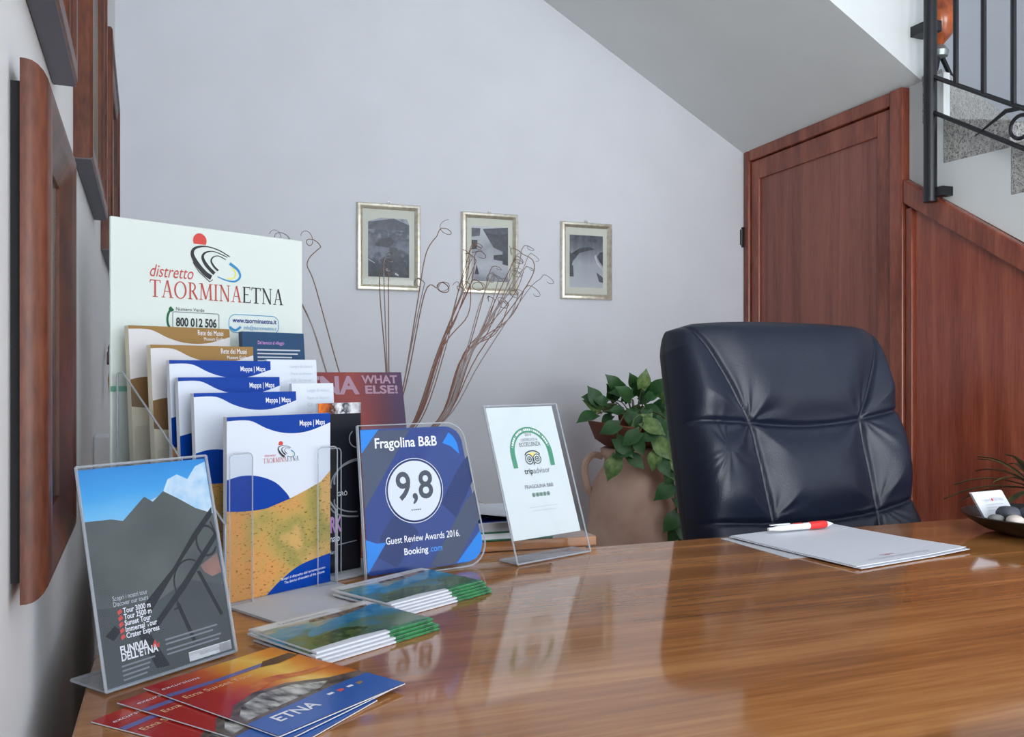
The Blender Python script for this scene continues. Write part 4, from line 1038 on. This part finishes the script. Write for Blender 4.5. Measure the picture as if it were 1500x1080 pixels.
quad([(.58, .30), (.61, .30), (.70, .10), (.67, .10)]); quad([(.78, .43), (.81, .43), (.945, .20), (.92, .19)])
ribbon(m, K(arc(.72, .39, .13, .105, 60, 215, 14)), .012 * FW, .00032); ribbon(m, K(arc(.90, .57, .085, .075, 20, 330, 16)), .016 * FW, .00032); ribbon(m, K([(.60, .36), (.595, .30), (.62, .285), (.56, .275)]), .012 * FW, .00032); ribbon(m, K([(.955, .66), (.985, .60)]), .012 * FW, .00032)
m.build('pylon', mat('pylon_black', (32, 36, 42), .4), sh, recalc=False)
WT = WHITE
text("Scopri i nostri tour", sh, INKL, .13 * FW, .378 * FH, .0065, w=.25 * FW, z=.0005); text("Discover our tours", sh, INKL, .13 * FW, .352 * FH, .0065, w=.25 * FW, z=.0005)
for k, s_ in enumerate(('Tour 3000 m', 'Tour 2500 m', 'Sunset Tour', 'Immersal Tour', 'Crater Express')):
    text(s_, sh, WT, .19 * FW, (.315 - .028 * k) * FH, .0072, w=(.20, .20, .19, .23, .24)[k] * FW, bold=.02, z=.0005)
    MB().poly(K([(.155, .312 - .028 * k), (.185, .322 - .028 * k), (.175, .338 - .028 * k), (.15, .328 - .028 * k)]), .0005).build('red_mark', REDP, sh, recalc=False)
text('FUNIVIA', sh, WT, .135 * FW, .142 * FH, .0100, w=.20 * FW, bold=.03, z=.0006); text("DELL'ETNA", sh, WT, .135 * FW, .110 * FH, .0100, w=.265 * FW, bold=.03, z=.0006)
MB().poly(K([(.355, .135), (.385, .165), (.40, .14), (.415, .15), (.41, .125)]), .0006).build('flame_mark', REDP, sh, recalc=False)
for k, (x, y, w) in enumerate(((.13, .083, .24), (.13, .063, .20), (.13, .043, .19), (.13, .023, .17), (.46, .145, .42), (.46, .125, .38), (.46, .098, .44), (.46, .078, .42))):
    MB().poly(K([(x, y), (x + w, y + .004), (x + w, y + .012), (x, y + .008)]), .0004).build('text_line', INKG, sh, recalc=False)
MB().poly(K([(.62, .018), (.97, .018), (.97, .062), (.62, .062)]), .0006).build('white_bar', WHITE, sh, recalc=False)
text('BIGLIETTI ONLINE', sh, INKG, .795 * FW, .034 * FH, .004, w=.17 * FW, align='CENTER', z=.0008)

# ---------------------------------------------------------------- score award
aw = empty('review_award', mtx=standing((.2515, 1.262, DZ + .0012), 13.5, 8)); tag(aw, 'blue review award plaque in clear acrylic showing a 9,8 score', 'award')
AW0, AW1, AH = .208, .176, .222
def rr_trap(w0, w1, h, r, inset=0.0, n=7):
    """left side straight, right side sloping inwards to the top, right corners rounded"""
    i = inset; pts = [(i, i)]
    sl_ = (w0 - w1) / h
    xr = lambda y: w0 - sl_ * y - i
    pts += [(p[0], p[1]) for p in arc(xr(r) - r, i + r, r, r, 270, 360, n)]
    yt = h - i; pts += [(p[0], p[1]) for p in arc(xr(yt - r) - r, yt - r, r, r, 0, 90, n)]
    pts.append((i, yt)); return pts
op = rr_trap(AW0, AW1, AH, .034)
MB().prism(op, .0004, .0030).build('acrylic_front', ACR, aw)
MB().tube([(a, b, .0015) for a, b in op], .0014, 6, closed=True).build('polished_edge', ACRE, aw)
# the second leaf folds back at the left edge and holds the plaque up
l = R(8); m = MB(); q = [(0, .002), (.045, .002), (.04, AH - .01), (0, AH - .002)]
m.add([(a * .83, b - .0 * a, -a * .55 - .001) for a, b in q] + [(a * .83, b, -a * .55 - .003) for a, b in q], [(0, 1, 2, 3), (7, 6, 5, 4), (0, 4, 5, 1), (1, 5, 6, 2), (2, 6, 7, 3), (3, 7, 4, 0)]); m.build('rear_leaf', ACR, aw)
MB().tube([(0, 0, -.001), (0, AH, -.001)], .0022, 6).build('fold_edge', ACRE, aw)
ip = rr_trap(AW0, AW1, AH, .031, .0055)
ip = [(max(a, .003), b) for a, b in ip]
AB = mat('award_blue', (40, 66, 132), .3); AB2 = mat('award_slate', (66, 76, 100), .3); AB3 = mat('award_deep', (28, 58, 130), .3); AB4 = mat('award_navy', (24, 48, 104), .3)
asht = MB().prism(ip, -.0012, 0).build('print', AB, aw)
def apoly(pts, m, z, nm='print_shape'): MB().poly(pts, z).build(nm, m, asht, recalc=False)
apoly([(.004, .18), (.004, .10), (.045, .155), (.085, .214), (.05, .214), (.03, .214)], AB2, .00005); apoly([(.004, .10), (.004, .03), (.05, .09), (.14, .214), (.085, .214)], AB3, .00008)
apoly([(.105, .007), (.15, .007), (.197, .07), (.193, .115), (.175, .10)], AB2, .00005); apoly([(.13, .10), (.155, .075), (.190, .13), (.184, .17), (.165, .15)], AB4, .00008); apoly([(.02, .03), (.05, .012), (.09, .06), (.06, .09), (.03, .08)], AB4, .00006)
apoly([(.004, .2155), (.033, .2155), (.004, .181)], SKYB, .0002, 'corner_shape'); apoly([(.003, .057), (.003, .008), (.035, .05), (.02, .05)], SKYB, .0002, 'corner_shape')
apoly([(.151, .007), (.172, .0068), (.185, .010), (.194, .018), (.199, .032), (.1985, .043), (.1965, .052)], SKYB, .0002, 'corner_shape')
apoly([(.140, .191), (.152, .207), (.160, .200), (.166, .190), (.168, .178), (.169, .172), (.155, .185)], SKYB, .0002, 'corner_shape')
cxa, cya = .087, .122
apoly(arc(cxa, cya, .0485, .0485, 0, 352, 44), WHITE, .0003, 'score_rim'); apoly(arc(cxa, cya, .0475, .0475, 0, 352, 44), AB4, .0004, 'score_ring'); apoly(arc(cxa, cya, .0445, .0445, 0, 352, 44), PAPERG, .0005, 'score_disc')
text('9,8', asht, mat('ink_slate', (52, 60, 74), .5), cxa, cya - .012, .058, w=.062, align='CENTER', bold=.018, z=.0007)
text('★★★★★'.replace('★', '•'), asht, INK, cxa, cya - .031, .007, w=.016, align='CENTER', z=.0007)
text('Fragolina B&B', asht, WHITE, .078, .188, .021, w=.104, align='CENTER', bold=.018, z=.0005)
text('Guest Review Awards 2016.', asht, WHITE, .097, .047, .0145, w=.125, align='CENTER', z=.0005, bold=.006)
text('Booking', asht, WHITE, .103, .029, .0135, w=.040, align='RIGHT', bold=.018, z=.0005); text('.com', asht, mat('print_light_blue', (70, 150, 236), .35), .105, .029, .0135, w=.022, z=.0005, bold=.01)

# ---------------------------------------------------------------- travel certificate
ts = l_stand('certificate_stand', 'tall clear acrylic stand with a white excellence certificate and green arch', (.489, 1.279, DZ + .0022), 20.0, 19, .160, .256, .042, strip=.03)
sx0, sx1, sy0, sy1 = .004, .150, .036, .253
tsh = MB().box((sx0, sy0, -.0012), (sx1, sy1, 0)).build('certificate', mat('certificate_white', (216, 224, 224), .4), ts)
cxm = (sx0 + sx1) / 2 + .004; cyb = .150
aa = arc(cxm, cyb + .022, .046, .046, 0, 180, 24); ai = arc(cxm, cyb + .022, .0365, .0365, 0, 180, 24)
MB().ring([(cxm + .0455, cyb)] + aa + [(cxm - .0455, cyb)], [(cxm + .036, cyb)] + ai + [(cxm - .036, cyb)], .0005, closed=False).build('green_arch', GREENP, tsh, recalc=False)
for k in range(26):
    a = 18 + 144 * k / 25
    px, py = cxm + .0413 * math.cos(R(a)), cyb + .022 + .0413 * math.sin(R(a))
    tx, ty = -math.sin(R(a)), math.cos(R(a)); w_ = .0016 if k % 5 else .0004
    MB().poly([(px - tx * w_ - math.cos(R(a)) * .0018, py - ty * w_ - math.sin(R(a)) * .0018), (px - tx * w_ + math.cos(R(a)) * .0018, py - ty * w_ + math.sin(R(a)) * .0018), (px + tx * w_ + math.cos(R(a)) * .0018, py + ty * w_ + math.sin(R(a)) * .0018), (px + tx * w_ - math.cos(R(a)) * .0018, py + ty * w_ - math.sin(R(a)) * .0018)], .0007).build('arch_mark', WHITE, tsh, recalc=False)
text('2016', tsh, INKG, cxm, .2025, .0075, align='CENTER', z=.0005); text('CERTIFICATO di', tsh, INKG, cxm, .194, .0065, w=.036, align='CENTER', z=.0005); text('ECCELLENZA', tsh, INK, cxm, .185, .0098, w=.046, align='CENTER', z=.0005)
m = MB()
for s_ in (-1, 1):
    m.ring(arc(cxm + s_ * .0085, .163, .0088, .0088, 0, 345, 24), arc(cxm + s_ * .0085, .163, .0074, .0074, 0, 345, 24), .0008); m.ring(arc(cxm + s_ * .0085, .163, .0048, .0048, 0, 345, 18), arc(cxm + s_ * .0085, .163, .0034, .0034, 0, 345, 18), .0008)
    m.poly(arc(cxm + s_ * .0085, .163, .0016, .0016, 0, 340, 10), .0008)
ribbon(m, arc(cxm, .1665, .0175, .0105, 20, 160, 14), .0018, .0008); m.poly([(cxm - .002, .157), (cxm + .002, .157), (cxm, .1525)], .0008)
m.build('owl_outline', INK, tsh, recalc=False)
MB().poly([(cxm - .010, .174), (cxm + .010, .174), (cxm + .003, .168), (cxm, .164), (cxm - .003, .168)], .0007).build('owl_brow', mat('print_straw', (226, 210, 130), .4), tsh, recalc=False)
text('trip', tsh, INK, cxm - .006, .139, .0135, w=.019, align='RIGHT', bold=.012, z=.0006); text('advisor', tsh, INKG, cxm - .005, .139, .0135, w=.036, z=.0006)
text('FRAGOLINA B&B', tsh, INKG, cxm, .115, .0085, w=.062, align='CENTER', bold=.01, z=.0006)
for k in range(5):
    x = cxm - .016 + .008 * k
    MB().ring(arc(x, .104, .0034, .0034, 0, 345, 14), arc(x, .104, .0024, .0024, 0, 345, 14), .0006).build('rating_dot', GREEND, tsh, recalc=False); MB().poly(arc(x, .104, .0015, .0015, 0, 330, 8), .0006).build('rating_dot', GREEND, tsh, recalc=False)
for k in range(2): MB().poly([(cxm - .032 + .006 * k, .084 - .006 * k), (cxm + .032 - .006 * k, .084 - .006 * k), (cxm + .032 - .006 * k, .0848 - .006 * k), (cxm - .032 + .006 * k, .0848 - .006 * k)], .0006).build('text_line', INKL, tsh, recalc=False)

# ---------------------------------------------------------------- stacks of green landscape brochures
LAND = ramp_mat('coast_print', [(0, (70, 96, 58)), (.28, (92, 112, 72)), (.42, (70, 118, 120)), (.52, (58, 132, 168)), (.62, (96, 150, 170)), (.72, (150, 156, 140)), (.85, (196, 190, 180)), (1, (214, 214, 214))], 'Y', (0, .135), nscale=26, namp=1.0, detail=8, rough=.16, stretch=(.8, 1.6, 1))
GSTR = mat('strip_leaf_green', (46, 150, 78), .4, rgb2=(20, 84, 44), scale=120)
def brochure(label, x, y, z, yw, w, d, grp):
    p = empty('coast_brochure', mtx=lying((x, y, z), yw)); tag(p, label, 'brochure', grp)
    MB().box((0, 0, 0), (w, d, .0022)).build('pages', PAPER, p)
    MB().poly([(0, .010), (w * .34, .0125), (w * .62, .008), (w, .008), (w, d), (0, d)], .0024).build('cover_print', LAND, p, recalc=False)
    MB().poly([(q[0], q[1]) for q in smooth_curve([(.03, .046), (.07, .058), (.12, .066), (w - .004, .088), (w - .004, .104), (.12, .092), (.07, .078), (.035, .062)], 4, True)], .00255).build('sea_print', mat('print_sea', (44, 112, 150), .16, rgb2=(86, 150, 176), scale=40), p, recalc=False)
    MB().poly([(.012, .018), (.03, .012), (.075, .02), (.10, .034), (.07, .05), (.04, .044), (.016, .034)], .0026).build('wood_print', mat('print_forest', (40, 66, 40), .16, rgb2=(96, 110, 62), scale=90), p, recalc=False)
    MB().poly([(.06, .094), (.10, .088), (.15, .10), (.155, .108), (.10, .103), (.065, .102)], .0026).build('rock_print', mat('print_rocks', (150, 128, 112), .16, rgb2=(70, 60, 54), scale=140), p, recalc=False)
    MB().poly([(w * .60, 0), (w, 0), (w, .0085), (w * .60, .0085)], .0025).build('green_strip', GSTR, p, recalc=False)
    MB().box((w * .60, -.0004, .0002), (w, 0, .0021)).build('green_edge', GSTR, p)
    MB().poly([(.004, d - .02), (w - .05, d - .02), (w - .05, d - .003), (.004, d - .003)], .0026).build('title_panel', mat('print_haze', (214, 216, 218), .25), p, recalc=False)
    text('TAORMINA ETNA', p, INKG, .03, d - .015, .007, w=.07, z=.0028)
def bstack(name_at, n, yw, x, y, w, d, where):
    a = R(yw)
    for k in range(n):
        off = .0042 * (n - 1 - k); jx_ = (0, .003, -.002, .002, .0)[k % 5]
        lab = ('topmost landscape brochure of the stack ' if k == n - 1 else ('landscape brochure at the bottom of the stack ' if k == 0 else ('second' if k == 1 else 'third' if k == 2 else 'fourth') + ' landscape brochure from the bottom of the stack ')) + where
        brochure(lab, x + math.sin(a) * off + math.cos(a) * jx_, y - math.cos(a) * off + math.sin(a) * jx_, DZ + .0006 + .0028 * k, yw, w, d, name_at)
bstack('brochures stacked before the map holder', 4, 28.5, .1315, .9255, .166, .125, 'in front of the map holder')
bstack('brochures stacked before the award', 5, 28.2, .2455, 1.0745, .164, .122, 'in front of the award')

# ---------------------------------------------------------------- three fanned flyers
FIRE = ramp_mat('fire_print', [(0, (150, 34, 40)), (.28, (176, 42, 38)), (.42, (206, 92, 34)), (.56, (226, 150, 50)), (.68, (240, 196, 92)), (.8, (220, 130, 44)), (1, (170, 70, 40))], 'X', (-.035, .175), nscale=16, namp=.3, rough=.14)
def flyer(label, L, yw, z):
    w, d = .150, .190
    a = R(yw); ox, oy = L[0] + math.sin(a) * d, L[1] - math.cos(a) * d
    p = empty('excursion_flyer', mtx=lying((ox, oy, z), yw)); tag(p, label, 'flyer', 'fire-coloured flyers fanned on the desk')
    MB().box((0, 0, 0), (w, d, .0009)).build('sheet', PAPER, p)
    MB().poly([(0, 0), (w, 0), (w, d), (0, d)], .0011).build('fire_print', FIRE, p, recalc=False)
    MB().poly([(0, .0), (.0, .062), (.02, .084), (.05, .096), (.085, .092), (.12, .07), (w, .062), (w, .0)], .0013).build('rock_print', mat('print_rock', (58, 46, 44), .2, rgb2=(120, 104, 92), scale=60), p, recalc=False)
    MB().poly([(.004, .046), (.05, .052), (.096, .056), (.112, .064), (.084, .084), (.052, .088), (.024, .078), (.008, .060)], .0014).build('glint_print', mat('print_glint', (52, 46, 44), .2, rgb2=(206, 204, 196), scale=70, stretch=(1.6, .7, 1)), p, recalc=False)
    m = MB(); ribbon(m, [tuple(q) for q in smooth_curve([(.05, .098), (.08, .112), (.115, .10), (.15, .098)], 5)], [.004, .01, .012, .013, .014, .014, .013, .013, .012, .011, .010, .010, .009, .009, .008, .008], .0014); m.build('flame_print', mat('print_flame', (222, 126, 50), .2, rgb2=(180, 74, 36), scale=60), p, recalc=False)
    MB().poly([(0, 0), (w, 0), (w, .050), (.10, .050), (.0, .040)], .0015).build('blue_band', mat('print_royal', (44, 92, 170), .2), p, recalc=False)
    text('ETNA', p, WHITE, .020, .022, .021, w=.046, bold=.02, z=.0017)
    for k in range(4): MB().poly([(.086 + .012 * k, .034 - .002 * (k % 2)), (.093 + .012 * k, .034), (.093 + .012 * k, .038), (.086 + .012 * k, .038)], .0017).build('partner_mark', (WHITE, REDP, WHITE, GOLDP)[k], p, recalc=False)
    m = MB(); ribbon(m, [(.0, .152), (.055, .150), (.11, .152)], .008, .0014); m.build('lens_strap', mat('print_violet', (104, 104, 160), .2), p, recalc=False)
    MB().poly([(.10, .147), (.112, .159), (.146, .160), (.148, .147), (.118, .142)], .0015).build('camera_print', mat('print_umber', (72, 40, 38), .2), p, recalc=False)
    text('Etna Sunset Tour', p, mat('print_peach', (244, 200, 150), .3), .006, .132, .011, w=.075, z=.0017)
    text('excursions', p, WHITE, .006, .168, .008, w=.04, z=.0017, shear=.2)
    return p
flyer('lowest fire-coloured flyer of the fan, reaching furthest left', (-.0700, .8353), 43, DZ + .0006)
flyer('middle fire-coloured flyer of the fan on the desk', (-.0515, .868), 38.5, DZ + .0030)
flyer('topmost fire-coloured flyer of the fan with a blue lower band', (-.0305, .8923), 34, DZ + .0054)

# ---------------------------------------------------------------- paper pad, pen, bowl
pd = empty('clear_folder', mtx=lying((.945, 1.085, DZ + .0004), 2)); tag(pd, 'clear plastic folder lying under the sheets of paper', 'folder')
MB().box((-.025, .09, 0), (.20, .275, .0006)).build('sheet', ACRB, pd)
def sheet(label, pts, z, m=PAPER, name='paper_sheet'):
    n = 8; mb = MB(); o = 0
    for j in range(n + 1):
        for i in range(n + 1):
            s_, t_ = i / n, j / n
            p = (Vector(pts[0]) * (1 - s_) + Vector(pts[1]) * s_) * (1 - t_) + (Vector(pts[3]) * (1 - s_) + Vector(pts[2]) * s_) * t_
            lift = .006 * max(0, s_ + (1 - t_) - 1.62) ** 1.0 + .004 * max(0, t_ - .75)
            mb.v.append((p.x, p.y, z + lift))
    k = len(mb.v); mb.v += [(p[0], p[1], p[2] + .0009) for p in mb.v]
    for j in range(n):
        for i in range(n):
            q = j * (n + 1) + i; mb.face((q, q + n + 1, q + n + 2, q + 1)); q += k; mb.face((q, q + 1, q + n + 2, q + n + 1))
    rim = [i for i in range(n + 1)] + [j * (n + 1) + n for j in range(1, n + 1)] + [n * (n + 1) + i for i in range(n - 1, -1, -1)] + [j * (n + 1) for j in range(n - 1, 0, -1)]
    for a, b in zip(rim, rim[1:] + rim[:1]): mb.face((a, b, b + k, a + k))
    ob = mb.build(name, m, None); tag(ob, label, 'paper', 'white paper sheets on the desk'); return ob
c4 = [(.962, 1.074), (1.232, 1.121), (1.183, 1.392), (.927, 1.350)]
def grow(c, dx, dy): return [(a + dx, b + dy) for a, b in c]
sheet('lowest white sheet of the paper stack with curled edge by the chair', grow(c4, .004, -.004), DZ + .0016)
sheet('middle white sheet of the paper stack on the desk', grow(c4, -.003, .002), DZ + .0032)
pt = sheet('top white sheet of the paper stack with faint printed footer', c4, DZ + .0048)
lb = lying((.962, 1.074, DZ + .0064), 9.9)
ft = empty('footer_print', mtx=lb); ft.parent = pt; ft.matrix_parent_inverse = Matrix.Identity(4)
bpy.data.objects.remove(ft)
t_ = text('via Chianchitta, Giardini Naxos', pt, INKL, 0, 0, .012, w=.15, z=0, name='footer_print')
for v in t_.data.vertices:
    w_ = lb @ Vector((v.co.x + .05, v.co.y + .016, 0)); v.co = (w_.x, w_.y, DZ + .0062 + .0022 * max(0, (v.co.x + .05) / .274 - .55))
t_ = text('Fragolina', pt, REDT, 0, 0, .012, w=.03, z=0, name='footer_print')
for v in t_.data.vertices:
    w_ = lb @ Vector((v.co.x + .10, v.co.y + .03, 0)); v.co = (w_.x, w_.y, DZ + .0063)
pen = empty('ballpoint_pen', mtx=lying((1.003, 1.340, DZ + .0150), 4)); tag(pen, 'white ballpoint pen with a red grip lying on the paper', 'pen')
def penpart(name, prof, m):
    mb = MB(); mb.lathe(prof, 16); mb.v = [(p[2], p[0], p[1]) for p in mb.v]; mb.build(name, m, pen, smooth=1)
penpart('barrel', [(.0028, .004), (.0052, .02), (.0058, .05), (.0062, .10)], WHITEPL); penpart('grip', [(.0063, .0905), (.0072, .096), (.0074, .115), (.0070, .128), (.006, .132)], REDPL); penpart('tip', [(.0058, .132), (.0045, .138), (.002, .146), (.0007, .150)], WHITEPL); penpart('button', [(.003, -.004), (.003, .006)], WHITEPL)
MB().box((.055, -.003, .0058), (.075, .003, .0066)).build('red_mark', REDP, pen); MB().box((.0, -.002, .0062), (.045, .002, .0078)).build('clip', WHITEPL, pen)

BX, BY = 1.495, 1.185
bo = empty('pebble_bowl', (BX, BY, DZ + .0005)); tag(bo, 'shallow black bowl holding pebbles and business cards on the desk', 'bowl')
MB().lathe([(.055, 0), (.072, .001), (.104, .010), (.130, .026), (.140, .036), (.1365, .037), (.125, .029), (.10, .014), (.065, .008), (.01, .007)], 48).build('bowl', BOWLM, bo, smooth=1)
bpy.context.view_layer.update()
pr = random.Random(3)
# a = to the right, b = towards the reader's side of the desk, measured from the bowl's middle
peb = [(-.074, .060, .029, STONEL, .0155, 'pale pebble nearest the left rim of the bowl'), (-.040, .074, .028, STONEL, .0155, 'pale pinkish pebble at the front of the bowl'), (-.004, .084, .028, STONEL, .015, 'small pale pebble beside the front rim of the bowl'), (-.066, .022, .036, STONED, .0185, 'dark angular pebble leaning on the business cards'), (-.030, .036, .038, STONED, .018, 'dark pebble in the middle of the bowl'), (.010, .040, .042, STONED, .023, 'large dark grey pebble at the right of the bowl'), (.036, .074, .031, STONEM, .018, 'mid grey pebble at the right front of the bowl'), (-.094, .034, .029, STONEM, .0115, 'small greenish grey pebble at the left end of the bowl'), (.065, .045, .031, STONEL, .018, 'pale pebble far right in the bowl'), (.05, .005, .028, STONEM, .020, 'grey pebble behind the large dark one')]
for i, (a_, b_, z, m_, r_, lab) in enumerate(peb):
    a_ -= .015; z += .006
    x, y = a_ * .936 - b_ * .352, -a_ * .352 - b_ * .936
    mb = MB(); mb.lathe([(r_ * math.sin(PI * k / 9) + .0002, -r_ * .72 * math.cos(PI * k / 9)) for k in range(10)], 14, sx=1.2)
    an = pr.uniform(0, 3); ang = 4.5 if m_ is STONED else 1.2
    vv = []
    for p in mb.v:
        q = Vector(p); q *= 1 + .10 * ang * .5 * noise.noise((q / r_ * .9 + Vector((i * 3.1, 0, 0))))
        vv.append((q.x * math.cos(an) - q.y * math.sin(an), q.x * math.sin(an) + q.y * math.cos(an), q.z))
    mb.v = vv
    o = mb.build('pebble', m_, None, smooth=2 if m_ is not STONED else 1); o.location = (BX + x, BY + y, DZ + z); tag(o, lab, 'pebble', 'pebbles in the black bowl')
for k in range(3):
    cx_, cy_ = -.104 * .936 + .008 * .352 + .001 * k, .104 * .352 + .008 * .936 + .003 * k
    cd = empty('business_card', mtx=standing((BX + cx_, BY + cy_, DZ + .025), 6, 33)); tag(cd, ('front white business card with faint print in the pebble bowl', 'second business card behind the front one in the bowl', 'rearmost business card in the pebble bowl')[k], 'business card', 'business cards in the bowl')
    MB().box((0, 0, -.0012), (.088, .056, 0)).build('card', PAPER, cd)
    if k == 0:
        text('Fragolina', cd, INKL, .016, .036, .011, w=.026, z=.0004); text('B&B Naxos', cd, INKL, .050, .036, .011, w=.028, z=.0004); MB().poly(arc(.046, .039, .0028, .0032, 0, 340, 10), .0004).build('red_berry', REDP, cd, recalc=False)
        for q in range(3): MB().poly([(.020, .029 - .006 * q), (.07 - .006 * q, .029 - .006 * q), (.07 - .006 * q, .0305 - .006 * q), (.020, .0305 - .006 * q)], .0004).build('text_line', INKL, cd, recalc=False)
